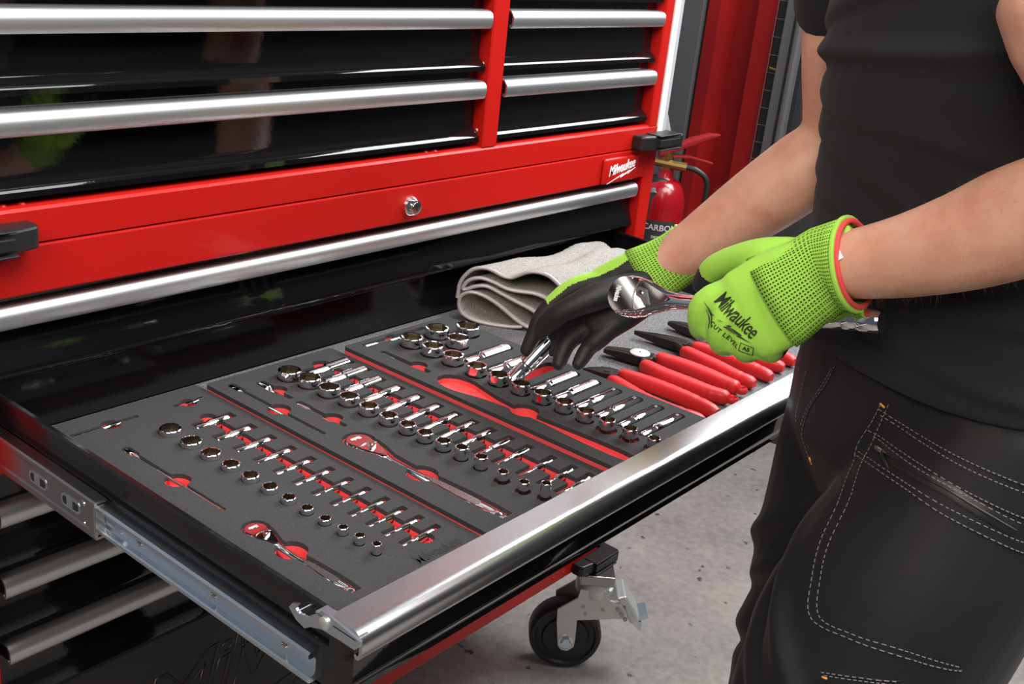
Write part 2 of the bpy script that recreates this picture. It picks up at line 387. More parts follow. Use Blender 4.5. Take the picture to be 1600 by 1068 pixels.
# --- rolling cabinet
cab = thing('tool_cabinet', 'wide red rolling tool cabinet with one long drawer pulled open', 'cabinet', (0, 0, 0))
ZC = 0.9885                      # top of the cabinet
bm = bmesh.new()
add_box(bm, XL + 0.002, XL + 0.02, YF + 0.03, 1.46, 0.176, ZC)
add_box(bm, XR - 0.02, XR - 0.002, YF + 0.03, 1.46, 0.176, ZC)
add_box(bm, XL + 0.002, XR - 0.002, 1.44, 1.46, 0.176, ZC)
add_box(bm, XL + 0.02, XR - 0.02, YF + 0.03, 1.44, 0.176, 0.200)
add_box(bm, XL + 0.02, XR - 0.02, YF + 0.03, 1.44, ZC - 0.012, ZC - 0.001)
obj('carcass', bm, M['red'], cab)
obj('inner_lining', box(XL + 0.03, XR - 0.03, YF + 0.07, 1.435, 0.21, 0.93), M['dark'], cab)
# front posts: face plus a return that faces the drawers
for xo, xi, s in ((XL, 0.468, 1), (XR, 1.6075, -1)):
    bm = bmesh.new()
    pl = [(xo, YF + 0.003), (xo + s * 0.003, YF), (xi - s * 0.002, YF), (xi, YF + 0.002), (xi, YF + 0.020), (xi - s * 0.012, YF + 0.032), (xo, YF + 0.032)]
    add_prism(bm, pl if s > 0 else pl[::-1], 0.176, ZC)
    obj('corner_post', bm, M['red'], cab, True, 30)
# fascia with the lock
obj('fascia', box(0.4685, 1.6070, YF - 0.0005, YF + 0.030, 0.9385, ZC - 0.0005, 0.002), M['red'], cab)
obj('divider', box(0.468, 1.6075, YF + 0.004, YF + 0.035, 0.752, 0.772, 0.002), M['red'], cab)
obj('bottom_rail', box(XL, XR, YF + 0.0005, YF + 0.040, 0.176, 0.212, 0.004), M['red'], cab)
for x in (1.50, 1.53, 0.52, 0.55):
    obj('rivet', add_lathe(bmesh.new(), [(0.004, 0), (0.003, 0.0015), (0.001, 0.002)], 10, axis_mtx((x, YF + 0.0005, 0.19), (x, YF - 0.1, 0.19))), M['red'], cab, True)
# closed drawers of the cabinet (the second one stands open and is built below)
for zn, zt, zl in ((0.9045, 0.937, 0.853), (0.6910, 0.745, 0.646), (0.6060, 0.643, 0.561), (0.5225, 0.559, 0.466)):
    f = drawer_front(cab, 0.472, 1.6035, zt, zl, steep=True)
    handle(f, HX0, HX1, YF, zn)
# deep bottom panel with the raised maker's word
pf = obj('bottom_panel', box(0.470, 1.606, YF + 0.006, YF + 0.03, 0.214, 0.468, 0.003), mat('black_satin_panel', (0.012, 0.012, 0.013), rough=0.35, bump=(400, 0.1, 0.0006)), cab)
bm = bmesh.new(); bm.from_mesh(text_mesh('Milwaukee', 0.118, 0.0, shear=0.22, offset=0.001, space=0.9, line=0.0017))
add_tube(bm, [(-0.30, -0.105, 0), (0.02, -0.075, 0), (-0.02, -0.098, 0), (0.33, -0.055, 0)], 0.0017, 6, up=(0, 0, 1))
for v in bm.verts: v.co = Vector((0.905 + v.co.x * 1.20, YF + 0.0062 - v.co.z * 0.9, 0.385 + v.co.y * 1.0 + 0.12 * v.co.x))
obj('raised_lettering', bm, pf.data.materials[0], pf)
# lock
bm = add_lathe(bmesh.new(), [(0.0135, 0), (0.0138, 0.002), (0.0125, 0.006), (0.0095, 0.012), (0.0085, 0.0125)], 28, axis_mtx((1.0435, YF, 0.9605), (1.0435, YF - 1, 0.9605)))
lk = obj('lock', bm, M['chrome'], cab, True)
obj('key_barrel', add_lathe(bmesh.new(), [(0.0075, 0.0118), (0.0075, 0.0135), (0.006, 0.0138)], 20, axis_mtx((1.0435, YF, 0.9605), (1.0435, YF - 1, 0.9605))), M['zinc_dark'], lk, True)
obj('keyhole', box(1.0427, 1.0443, YF - 0.0146, YF - 0.013, 0.957, 0.964), M['dark'], lk)
# badge
bd = obj('badge', box(1.478, 1.577, YF - 0.007, YF, 0.9395, 0.9815, 0.004, 3), M['red'], cab, True, 40)
bm = script_logo(0.0205)
for v in bm.verts: v.co = Vector((1.5275 + v.co.x * 0.90, YF - 0.0068 - (v.co.z + 0.0005), 0.9645 + v.co.y * 0.92 + 0.13 * v.co.x))
obj('lettering', bm, M['white'], bd)

def bumper(parent, x0, x1, z, s):
    """black corner guard: wedge with an open slot; s=+1 its tip points to the left"""
    if s > 0: P = [(x0, -0.018), (x0 + 0.004, -0.024), (x0 + 0.045, -0.032), (x1 - 0.006, -0.036), (x1, -0.030), (x1, 0.06), (x1 - 0.012, 0.06), (x1 - 0.018, 0.0), (x0, 0.0)]
    else: P = [(x1, -0.018), (x1 - 0.004, -0.024), (x1 - 0.045, -0.032), (x0 + 0.006, -0.036), (x0, -0.030), (x0, 0.06), (x0 + 0.012, 0.06), (x0 + 0.018, 0.0), (x1, 0.0)]
    bm = bmesh.new()
    Q = [(x, YF + y) for x, y in P]
    if s < 0: Q = Q[::-1]
    add_prism(bm, Q, z - 0.0125, z + 0.0105)
    b = obj('corner_bumper', bm, M['plastic'], parent)
    md = b.modifiers.new('bevel', 'BEVEL'); md.width = 0.003; md.segments = 2; md.limit_method = 'ANGLE'
    # raised rim and recess plate on the top and front
    xa, xb = (x0 + 0.03, x1 - 0.012) if s > 0 else (x0 + 0.012, x1 - 0.03)
    obj('bumper_rib', box(xa, xb, YF - 0.0385, YF - 0.030, z - 0.0130, z - 0.0105, 0.001), M['plastic'], b)
    obj('bumper_rib', box(xa, xb, YF - 0.036, YF - 0.006, z + 0.0100, z + 0.0122, 0.001), M['plastic'], b)
    obj('bumper_slot', box(xa + 0.002, xb - 0.002, YF - 0.0362, YF - 0.020, z - 0.007, z + 0.005, 0.001), M['rubber'], b)
    return b
bumper(cab, 1.557, 1.668, 0.190, 1)
bumper(cab, 0.410, 0.520, 0.190, -1)

# --- casters under the cabinet
def caster(cx, cy, ang, label, brake=True):
    t = thing('caster_wheel', label, 'caster', (cx, cy, ZF), ang, 'casters under the cabinet')
    R = 0.071
    # swivel above at local x = +0.045 ; axle along local y
    prof = [(0.012, -0.023), (R * 0.62, -0.023), (R * 0.66, -0.019), (R * 0.80, -0.019), (R * 0.84, -0.024), (R * 0.95, -0.024), (R, -0.017), (R, 0.017), (R * 0.95, 0.024), (R * 0.84, 0.024), (R * 0.80, 0.019), (R * 0.66, 0.019), (R * 0.62, 0.023), (0.012, 0.023)]
    mt = Matrix.Translation((0, 0, R)) @ Matrix.Rotation(-PI / 2, 4, 'X')
    obj('wheel', add_lathe(bmesh.new(), prof, 48, mt), M['rubber'], t, True, 30)
    zt = 0.190
    for s in (-1, 1):
        y0, y1 = sorted((s * 0.030, s * 0.034))
        pts = [(-0.014, R - 0.012), (-0.006, R - 0.021), (0.006, R - 0.022), (0.017, R - 0.012), (0.018, R + 0.006), (0.016, R + 0.05), (0.105, R + 0.062), (0.112, R + 0.072), (0.105, R + 0.092), (0.075, zt - 0.02), (0.070, zt), (0.015, zt), (0.012, zt - 0.02), (-0.024, R + 0.070), (-0.022, R + 0.04)]
        sp = obj('fork_plate', add_prism(bmesh.new(), pts, y0, y1, 'y'), M['bracket'], t)
        for hx, hz in ((0.024, R + 0.082), (0.030, R + 0.066), (0.062, R + 0.078)):
            obj('hole', add_cyl(bmesh.new(), (hx, s * 0.0336, hz), (hx, s * 0.0346, hz), 0.0042, n=14), M['zinc_dark'], sp)
    bm = add_lathe(bmesh.new(), [(0.010, -0.044), (0.011, -0.042), (0.011, -0.034), (0.006, -0.034), (0.006, 0.034), (0.011, 0.034), (0.011, 0.042), (0.010, 0.044)], 6, mt)
    ab = obj('axle_bolt', bm, M['zinc'], t)
    for s in (-1, 1):
        obj('washer', add_lathe(bmesh.new(), [(0.014, s * 0.034), (0.014, s * 0.0362)], 20, mt), M['chrome'], ab, True, 40)
    obj('swivel_housing', add_lathe(bmesh.new(), [(0.034, zt - 0.022), (0.037, zt - 0.016), (0.037, zt + 0.004), (0.034, zt + 0.010)], 28, Matrix.Translation((0.045, 0, 0))), M['bracket'], t, True, 40)
    obj('mounting_plate', box(0.012, 0.078, -0.034, 0.034, zt + 0.010, 0.176 - ZF, 0.002), M['zinc_dark'], t)
    if brake:
        bm = bmesh.new()
        A = [(0.086, R + 0.104), (0.104, R + 0.112), (0.138, R + 0.060), (0.121, R + 0.050)]
        add_prism(bm, A, -0.034, 0.034, 'y')
        br = obj('brake_lever', bm, M['bracket'], t)
        md = br.modifiers.new('bevel', 'BEVEL'); md.width = 0.004; md.segments = 2
        obj('pedal', add_prism(bmesh.new(), [(0.134, R + 0.062), (0.152, R + 0.068), (0.156, R + 0.058), (0.132, R + 0.048)], -0.020, 0.020, 'y'), M['zinc'], br)
        obj('pedal', add_prism(bmesh.new(), [(0.128, R + 0.052), (0.144, R + 0.046), (0.146, R + 0.030), (0.141, R + 0.028), (0.124, R + 0.044)], -0.018, 0.018, 'y'), M['zinc'], br)
        for k, (hx, hz) in enumerate(((0.092, R + 0.082), (0.100, R + 0.072), (0.108, R + 0.062))):
            obj('rivet', add_cyl(bmesh.new(), (hx, -0.034, hz), (hx, -0.037, hz), 0.0045, n=12), M['zinc_dark'], br)
    return t
caster(1.586, 1.004, math.radians(-50), 'braked black caster under the front right corner of the red cabinet')
caster(0.52, 1.06, math.radians(200), 'black caster under the front left corner of the red cabinet', False)
caster(1.555, 1.38, math.radians(170), 'black caster under the rear right corner of the red cabinet', False)
caster(0.52, 1.38, math.radians(160), 'black caster under the rear left corner of the red cabinet', False)

# --- top chest
chest = thing('tool_chest', 'red top chest with aluminium drawer pulls standing on the rolling cabinet', 'tool chest', (0, 0, 0))
ZB = 0.990; ZT = 1.56; CXR = 1.629
bm = bmesh.new()
add_box(bm, XL + 0.002, XL + 0.02, YF + 0.03, 1.45, ZB, ZT)
add_box(bm, CXR - 0.02, CXR - 0.002, YF + 0.03, 1.45, ZB, ZT)
add_box(bm, XL + 0.002, CXR - 0.002, 1.43, 1.45, ZB, ZT)
add_box(bm, XL + 0.002, CXR - 0.002, YF + 0.03, 1.43, ZB, ZB + 0.015)
add_box(bm, XL, CXR, YF, 1.45, ZT - 0.06, ZT, 0.004)
obj('carcass', bm, M['red'], chest)
obj('inner_lining', box(XL + 0.03, CXR - 0.03, YF + 0.07, 1.425, ZB + 0.02, ZT - 0.065), M['dark'], chest)
for xo, xi, s in ((XL, 0.468, 1), (CXR, 1.6045, -1)):
    bm = bmesh.new()
    pl = [(xo, YF + 0.003), (xo + s * 0.003, YF), (xi - s * 0.002, YF), (xi, YF + 0.002), (xi, YF + 0.022), (xi - s * 0.010, YF + 0.034), (xo, YF + 0.034)]
    add_prism(bm, pl if s > 0 else pl[::-1], 1.024, ZT - 0.06)
    obj('corner_post', bm, M['red'], chest, True, 30)
# mullion between the two banks of drawers
bm = add_prism(bmesh.new(), [(1.1795, YF + 0.002), (1.1815, YF), (1.209, YF), (1.211, YF + 0.002), (1.211, YF + 0.022), (1.200, YF + 0.034), (1.1905, YF + 0.034), (1.1795, YF + 0.022)], 1.0255, ZT - 0.06)
mu = obj('mullion', bm, M['red'], chest, True, 30)
for z in (1.047, 1.137, 1.229, 1.321):
    obj('rivet', add_lathe(bmesh.new(), [(0.0028, 0), (0.002, 0.0012), (0.0006, 0.0016)], 8, axis_mtx((1.1795, YF + 0.013, z), (1.1, YF + 0.013, z))), M['alu'], mu, True)
# bottom rail with its ledge
bm = add_prism(bmesh.new(), [(YF, ZB), (YF, 1.0215), (YF + 0.002, 1.0245), (YF + 0.005, 1.0255), (YF + 0.036, 1.0265), (YF + 0.036, ZB)], XL, CXR, 'x')
rl = obj('bottom_rail', bm, M['red'], chest, True, 30)
for x in (0.505, 0.524, 1.078, 1.096):
    obj('rivet', add_lathe(bmesh.new(), [(0.0040, 0), (0.003, 0.0014), (0.001, 0.002)], 10, Matrix.Translation((x, YF + 0.012, 1.0258))), M['red'], rl, True)
zr = 1.0915
for k in range(4):
    zn = zr + 0.0925 * k
    for x0, x1, hx0, hx1 in ((0.472, 1.1765, 0.4745, 1.1755), (1.2140, 1.6010, 1.2185, 1.6035)):
        f = drawer_front(chest, x0, x1, zn + 0.036, zn - 0.0555 + (0.000 if k else -0.003), YF + 0.019)
        handle(f, hx0, hx1, YF - 0.002, zn)
# aluminium edge profile on the right-hand side
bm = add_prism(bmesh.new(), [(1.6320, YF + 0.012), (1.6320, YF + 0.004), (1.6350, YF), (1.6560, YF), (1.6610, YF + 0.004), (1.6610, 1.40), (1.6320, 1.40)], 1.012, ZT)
obj('edge_profile', bm, mat('aluminium_brightened_grey', (0.42, 0.44, 0.46), rough=0.35), chest)  # aluminium too; pale grey colour stands in for the light it reflects
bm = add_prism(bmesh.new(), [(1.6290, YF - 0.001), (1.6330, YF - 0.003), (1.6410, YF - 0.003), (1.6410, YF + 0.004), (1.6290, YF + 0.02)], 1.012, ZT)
obj('edge_strip', bm, mat('aluminium_lit_white', (0.80, 0.81, 0.82), rough=0.3), chest)  # lit face of the same aluminium, its brightness put in as white
obj('edge_foot', prism([(1.661, 1.012), (1.688, 1.000), (1.661, 1.045)], YF + 0.004, YF + 0.03, 'y'), M['alu_dull'], chest)
bumper(chest, 1.557, 1.664, 1.0035, 1)
bumper(chest, 0.405, 0.5235, 1.0035, -1)

# --- the open drawer (part of the cabinet)
DX0, DX1 = 0.4845, 1.5880        # outer sides of the pan
ZRIM, ZPAN = 0.8405, 0.770
DY0, DY1 = 0.500, 1.031
bm = bmesh.new()
add_box(bm, DX0, DX1, DY0, DY1, ZPAN, ZPAN + 0.0025)
add_box(bm, DX0, DX0 + 0.003, DY0 - 0.020, DY1, ZPAN, ZRIM - 0.002)
add_prism(bm, [(DX0 - 0.0012, ZRIM - 0.006), (DX0 + 0.0055, ZRIM - 0.006), (DX0 + 0.0061, ZRIM - 0.002), (DX0 + 0.0045, ZRIM), (DX0 + 0.0005, ZRIM), (DX0 - 0.0012, ZRIM - 0.002)], DY0 - 0.020, DY1, 'y')
add_box(bm, DX0 - 0.003, DX0 + 0.001, DY0 - 0.015, DY1, 0.8105, 0.8135, 0.001)
add_box(bm, DX1 - 0.003, DX1, DY0, DY1, ZPAN, ZRIM - 0.002)
add_box(bm, DX1 - 0.006, DX1 + 0.001, DY0, DY1, ZRIM - 0.006, ZRIM, 0.0015)
add_box(bm, DX0, DX1, DY1 - 0.004, DY1, ZPAN, ZRIM - 0.001)
add_box(bm, DX0, DX1, DY1 - 0.006, DY1 + 0.001, ZRIM - 0.004, ZRIM, 0.0012)
dr = obj('open_drawer', bm, M['pan'], cab, True, 30)
# front of the open drawer: box section with its lip
yt = 0.4665
p = [(yt + 0.036, 0.8440), (yt + 0.010, 0.8440), (yt + 0.010, 0.800), (yt + 0.012, 0.794), (yt + 0.0145, 0.7905), (yt + 0.0150, 0.788), (yt + 0.0150, 0.7825), (yt + 0.030, 0.7825), (yt + 0.036, 0.7845)]
f = obj('drawer_front', prism(p, 0.478, 1.595, 'x'), M['gloss'], dr, True, 25)
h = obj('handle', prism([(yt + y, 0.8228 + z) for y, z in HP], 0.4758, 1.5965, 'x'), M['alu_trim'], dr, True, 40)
# latch lever at the left end of the handle
hook = [(0.5405, 0.8387), (0.5375, 0.8436), (0.5304, 0.8466), (0.5329, 0.8415), (0.5300, 0.8387), (0.5204, 0.8404), (0.5112, 0.8478), (0.5049, 0.8538), (0.4956, 0.8533), (0.4860, 0.8520), (0.4643, 0.8490), (0.4650, 0.8440), (0.4698, 0.8391), (0.4867, 0.8390), (0.5039, 0.8383), (0.5159, 0.8341), (0.5225, 0.8295), (0.5324, 0.8320)]
hook = [(y, z - 0.004) for y, z in hook]
lv = obj('latch_lever', add_prism(bmesh.new(), hook[::-1], 0.4712, 0.4735, 'x'), M['zinc'], dr)
for bb in ((0.4712, 0.484, 0.468, 0.493, 0.8425, 0.8445), (0.4712, 0.4845, 0.5290, 0.5305, 0.8325, 0.8375), (0.4712, 0.4830, 0.497, 0.512, 0.8445, 0.8462)):
    obj('latch_tab', box(*bb, 0.0005), M['zinc'], lv)
obj('latch_screw', add_lathe(bmesh.new(), [(0.0052, 0), (0.0052, 0.002), (0.003, 0.0035)], 18, axis_mtx((0.4715, 0.5010, 0.8415), (0.40, 0.5010, 0.8415))), M['bracket'], lv, True, 40)
# ball-bearing slides on both sides
def slide(sx, xo, parent):
    """sx=-1 left, +1 right; xo = outer face of the pan"""
    X = lambda d: xo + sx * d
    def pr(poly, y0, y1): return prism([(X(a), b) for a, b in poly], y0, y1, 'y')
    inner = [(0.0, 0.7785), (0.0115, 0.7785), (0.0135, 0.7800), (0.0135, 0.7830), (0.0120, 0.7840), (0.0075, 0.7842), (0.0060, 0.7870), (0.0060, 0.7975), (0.0075, 0.8003), (0.0120, 0.8005), (0.0135, 0.8015), (0.0135, 0.8045), (0.0115, 0.8060), (0.0, 0.8060)]
    a = obj('slide_rail', pr(inner, 0.5165, 0.92), M['zinc'], parent, True, 20)
    if sx < 0:
        for y in (0.552, 0.640, 0.745):
            obj('slide_screw', add_lathe(bmesh.new(), [(0.0032, 0), (0.0034, 0.001), (0.0022, 0.0018), (0.0018, 0.0008)], 14, axis_mtx((X(0.0058), y, 0.792), (X(1), y, 0.792))), M['zinc_dark'], a, True, 30)
        obj('slide_stop', box(X(0.0075), X(0.0055), 0.770, 0.781, 0.789, 0.794, 0.001), M['zinc'], a)
    outer = [(0.0045, 0.7735), (0.0155, 0.7735), (0.0170, 0.7750), (0.0170, 0.7805), (0.0160, 0.7825), (0.0160, 0.8045), (0.0170, 0.8065), (0.0170, 0.8105), (0.0155, 0.8120), (0.0045, 0.8120), (0.0045, 0.8095), (0.0140, 0.8092), (0.0140, 0.7762), (0.0045, 0.7760)]
    b = obj('slide_carrier', pr(outer, 0.797, 1.20), M['zinc_dark'], parent, True, 20)
    if sx < 0:
        for y in (0.837, 0.893):
            bm = bmesh.new(); ring = rrect(y - 0.016, y + 0.016, 0.7875, 0.8005, 0.0065, 6); ins = rrect(y - 0.0135, y + 0.0135, 0.790, 0.798, 0.004, 6)
            add_prism(bm, ring, X(0.0166), X(0.0158), 'x')
            obj('slot_rim', bm, M['zinc'], b)
            obj('slot', prism(ins, X(0.01668), X(0.0160), 'x'), M['dark'], b)
            obj('slot_tongue', box(X(0.0169), X(0.0165), y - 0.004, y + 0.006, 0.790, 0.798), M['zinc'], b)
        obj('end_block', box(X(0.0172), X(0.006), 0.7975, 0.806, 0.777, 0.8085, 0.001), M['zinc_dark'], b)
        for z in (0.783, 0.803): obj('rivet', add_lathe(bmesh.new(), [(0.002, 0), (0.0015, 0.0008)], 10, axis_mtx((X(0.0160), 0.815, z), (X(1), 0.815, z))), M['zinc'], b)
slide(-1, DX0, dr); slide(1, DX1, dr)

# ------------------------------------------------------------------ drawer liner and foam trays
ZL = 0.7738
o = obj('drawer_liner', box(DX0 + 0.004, DX1 - 0.004, DY0 + 0.005, DY1 - 0.006, ZPAN + 0.0028, ZL), M['liner'])
tag(o, 'speckled grey liner covering the floor of the open drawer', 'drawer liner')

def foam_tray(label, x0, x1, y0, y1, zt, cuts, sheet=0.0050):
    """black foam sheet on a red foam base; cuts = [(polygon, depth)] sunk from the top"""
    t = thing('foam_tray', label, 'foam tray', ((x0 + x1) / 2, (y0 + y1) / 2, ZL))
    bc = bmesh.new()
    for poly, d in cuts: add_prism(bc, poly, zt - d, zt + 0.02)
    bmesh.ops.recalc_face_normals(bc, faces=bc.faces)
    mc = bpy.data.meshes.new('cutter'); bc.to_mesh(mc); bc.free()
    oc = bpy.data.objects.new('cutter', mc); COL.objects.link(oc)
    for nm, za, zb, mm, ins in (('foam_base', ZL, zt - sheet, 'foam_red', 0.0), ('foam_sheet', zt - sheet, zt, 'foam', 0.0)):
        b = bmesh.new(); add_prism(b, rrect(x0 + ins, x1 - ins, y0, y1, 0.004, 4), za, zb)
        bmesh.ops.recalc_face_normals(b, faces=b.faces)
        me = bpy.data.meshes.new(nm); b.to_mesh(me); b.free()
        tmp = bpy.data.objects.new('tmp', me); COL.objects.link(tmp)
        m2 = boolean(tmp, oc, nm)
        bpy.data.objects.remove(tmp)
        m2.materials.clear()
        ob = link(nm, m2, M[mm], t)
        child_at(ob, t)
    bpy.data.objects.remove(oc); bpy.data.meshes.remove(mc)
    return t

Z1, Z2, Z3 = 0.792, 0.7975, 0.806
# standing sockets: (x, y, outer diameter)
S1 = [(0.6205, 0.9059, .0232), (0.6203, 0.8700, .0221), (0.6203, 0.8370, .0203), (0.6203, 0.8048, .0188), (0.6203, 0.7742, .0172), (0.6204, 0.7452, .0162), (0.6204, 0.7175, .0142), (0.6204, 0.6916, .0126), (0.6204, 0.6665, .0116), (0.6204, 0.6425, .0103), (0.6204, 0.6207, .0096), (0.6204, 0.5987, .0092)]
S2 = [(0.8010, 0.9330, .0273), (0.8055, 0.9030, .0262), (0.8062, 0.8700, .0252), (0.8070, 0.8378, .0230), (0.8065, 0.8052, .0220), (0.8065, 0.7738, .0203), (0.8067, 0.7450, .0188), (0.8070, 0.7190, .0180), (0.8075, 0.6930, .0170), (0.8070, 0.6667, .0152), (0.8068, 0.6397, .0145), (0.8035, 0.6075, .0123), (0.8035, 0.5800, .0115), (0.8095, 0.5575, .0105)]
S3 = [(1.0668, 0.8909, .0322), (1.0270, 0.9094, .0320), (1.0237, 0.8699, .0298), (0.9768, 0.9060, .0292), (0.9772, 0.8704, .0280), (0.9765, 0.8345, .0270), (0.9735, 0.7935, .0256), (0.9740, 0.7580, .0245), (0.9750, 0.7246, .0225), (0.9750, 0.6920, .0224), (0.9749, 0.6605, .0214), (0.9745, 0.6300, .0205), (0.9745, 0.5998, .0188), (0.9765, 0.5705, .0170), (0.9770, 0.5395, .0150)]

def ratchet_cut(cx, y0, L, s, d):
    """head circle at y0, neck, handle towards -y, thumb notch at mid length"""
    out = [(circ(cx, y0, 0.0205 * s), d), (circ(cx, y0 - 0.012 * s, 0.0185 * s), d)]
    hw = [(0.0, 0.0185), (0.025, 0.0165), (0.05, 0.0085), (0.08, 0.0065), (0.12, 0.0085), (0.16, 0.0105), (0.20, 0.0105), (0.222, 0.0085)]
    k = L / 0.222
    left = [(cx - w_ * s, y0 - y_ * k) for y_, w_ in hw]; right = [(cx + w_ * s, y0 - y_ * k) for y_, w_ in hw]
    out.append((left + right[::-1], d)); return out

# tray 1: quarter-inch set
C1 = [(circ(x, y, d / 2 + 0.0004, 24), 0.008) for x, y, d in S1]
for i, (x, y, d) in enumerate(S1):
    wd = min(0.0135, max(0.0085, d * 0.62))
    C1.append((rrect(0.6475, 0.6985, y - 0.003 - wd / 2, y - 0.003 + wd / 2, 0.0015, 2), wd * 0.5 + 0.0048))
C1.append((rrect(0.6665, 0.6785, 0.588, 0.9125, 0.002, 3), 0.0105)); C1.append((circ(0.6725, 0.9130, 0.0090), 0.0105)); C1.append((circ(0.6725, 0.5890, 0.0090), 0.0105))
C1 += [(rrect(0.5400, 0.6180, 0.9570, 0.9625, 0.001, 2), 0.007), (circ(0.5845, 0.9590, 0.0105), 0.012)]
C1 += [(rrect(0.6600, 0.6990, 0.9540, 0.9600, 0.001, 2), 0.007), (circ(0.6780, 0.9560, 0.0095), 0.012)]
C1 += [(rrect(0.5610, 0.5715, 0.884, 0.9055, 0.004, 4), 0.008), (rrect(0.5645, 0.5690, 0.743, 0.890, 0.002, 3), 0.006), (circ(0.5670, 0.8170, 0.0130), 0.0125)]
C1 += ratchet_cut(0.5680, 0.7000, 0.132, 0.66, 0.0142) + [(circ(0.5680, 0.6510, 0.0150), 0.0146)]
foam_tray('left foam tray, black over red, with the smallest sockets and a slim ratchet', 0.496, 0.7135, 0.512, 0.991, Z1, C1)
# tray 2: three-eighths set
C2 = [(circ(x, y, d / 2 + 0.0005 + (0.002 if i > 10 else 0), 24), 0.009) for i, (x, y, d) in enumerate(S2)]
for i, (x, y, d) in enumerate(S2):
    wd = max(0.0095, d * 0.74)
    C2.append((rrect(0.8270, 0.8900 + (0.007 if i < 2 else 0.0), y - 0.001 - wd / 2, y - 0.001 + wd / 2, 0.0015, 2), wd * 0.5 + 0.0075))
C2.append((rrect(0.8530, 0.8680, 0.560, 0.9420, 0.002, 3), 0.0145)); C2.append((circ(0.8590, 0.9420, 0.0120), 0.0145))
C2 += [(rrect(0.7310, 0.7415, 0.935, 0.9600, 0.004, 4), 0.010), (rrect(0.7335, 0.7385, 0.797, 0.940, 0.002, 3), 0.0075), (circ(0.7370, 0.8740, 0.0135), 0.0145)]
C2 += [(rrect(0.7600, 0.7730, 0.915, 0.9450, 0.004, 4), 0.011), (rrect(0.7630, 0.7695, 0.887, 0.920, 0.002, 3), 0.009), (circ(0.7700, 0.9150, 0.0105), 0.0145)]
C2 += [(rrect(0.7610, 0.7705, 0.853, 0.8770, 0.004, 4), 0.010), (rrect(0.7630, 0.7690, 0.797, 0.860, 0.002, 3), 0.009), (circ(0.7690, 0.8220, 0.0115), 0.0145)]
C2 += ratchet_cut(0.7540, 0.7640, 0.205, 0.90, 0.0182) + [(circ(0.7520, 0.6700, 0.0170), 0.0186)]
foam_tray('middle foam tray, black over red, with one ratchet and medium sockets', 0.7150, 0.9040, 0.512, 0.976, Z2, C2)
# tray 3: half-inch set; its ratchet pocket is empty
C3 = [(circ(x, y, d / 2 + 0.0005 + (0.0025 if i > 11 else 0), 28), 0.010) for i, (x, y, d) in enumerate(S3)]
for i, (x, y, d) in enumerate(S3):
    if i < 5: continue
    wd = d * 0.86
    C3.append((rrect(0.9930, 1.0825, y - 0.0035 - wd / 2, y - 0.0035 + wd / 2, wd * 0.42, 5), d * 0.5 + 0.005))
C3 += [(rrect(0.9270, 1.0380, 0.9375, 0.9460, 0.0015, 2), 0.010), (circ(0.9780, 0.9410, 0.0100), 0.016)]
C3 += [(rrect(0.9285, 0.9370, 0.832, 0.9150, 0.003, 3), 0.010), (circ(0.9380, 0.8560, 0.0115), 0.016)]
hw = [(0.8165, 0.005), (0.812, 0.012), (0.803, 0.018), (0.792, 0.0205), (0.778, 0.020), (0.760, 0.0150), (0.735, 0.0090), (0.712, 0.0060), (0.690, 0.0055), (0.660, 0.0060), (0.630, 0.0080), (0.595, 0.0100), (0.560, 0.0105), (0.540, 0.0085)]
C3.append(([(0.9360 - w_, y_) for y_, w_ in hw] + [(0.9360 + w_, y_) for y_, w_ in hw[::-1]], 0.0100))
C3.append((circ(0.9400, 0.6900, 0.0170), 0.0170))
foam_tray('right foam tray with an empty ratchet pocket of bare red foam', 0.9060, 1.0960, 0.512, 0.955, Z3, C3)

# ------------------------------------------------------------------ sockets
def hexr(t, r):
    a = (t % (PI / 3)) - PI / 6
    return min(r * 0.866 / math.cos(a), r * 0.975)
def socket_parts(D, H, parent, mtx, flats=True, n=48):
    """body of a socket standing along +Z from 0 to H (open at the top), and the hexagon bore as a part"""
    R = D / 2; hx = R * 0.86
    bm = bmesh.new()
    def ring(fn, z): return [bm.verts.new(mtx @ Vector((fn(2 * PI * k / n) * math.cos(2 * PI * k / n), fn(2 * PI * k / n) * math.sin(2 * PI * k / n), z))) for k in range(n)]
    def fl(t):
        a = ((t + 0.5) % (PI / 2)) - PI / 4
        return min(R * 0.955, R * 0.83 / max(math.cos(a), 0.1))
    e = min(0.0009, R * 0.09)
    rs = [ring((lambda t: fl(t) * 0.97) if flats else (lambda t: R * 0.9), 0), ring(fl if flats else (lambda t: R * .93), e), ring(fl if flats else (lambda t: R * .93), H * 0.50), ring(lambda t: R, H * 0.56), ring(lambda t: R, H - e), ring(lambda t: R - e * 0.5, H - e * 0.3), ring(lambda t: R - e, H), ring(lambda t: hexr(t, hx) + R * 0.02, H - e * 0.2)]
    for a, b in zip(rs, rs[1:]):
        for k in range(n): j = (k + 1) % n; bm.faces.new((a[k], a[j], b[j], b[k]))
    bm.faces.new(rs[0][::-1])
    body = obj('socket_body', bm, M['chrome'], parent, True, 30)
    bm = bmesh.new()
    depth = min(0.011, H * 0.75)
    r2 = [ring(lambda t: hexr(t, hx) + R * 0.02, H - e * 0.2), ring(lambda t: hexr(t, hx), H - e * 1.2), ring(lambda t: hexr(t, hx), H - depth)]
    for a, b in zip(r2, r2[1:]):
        for k in range(n): j = (k + 1) % n; bm.faces.new((a[k], a[j], b[j], b[k]))
    bm.faces.new(r2[-1])
    bmesh.ops.recalc_face_normals(bm, faces=bm.faces); bmesh.ops.reverse_faces(bm, faces=bm.faces)
    bore = obj('hexagon_bore', bm, M['chrome_in'], parent, True, 30, recalc=False)
    return body, bore
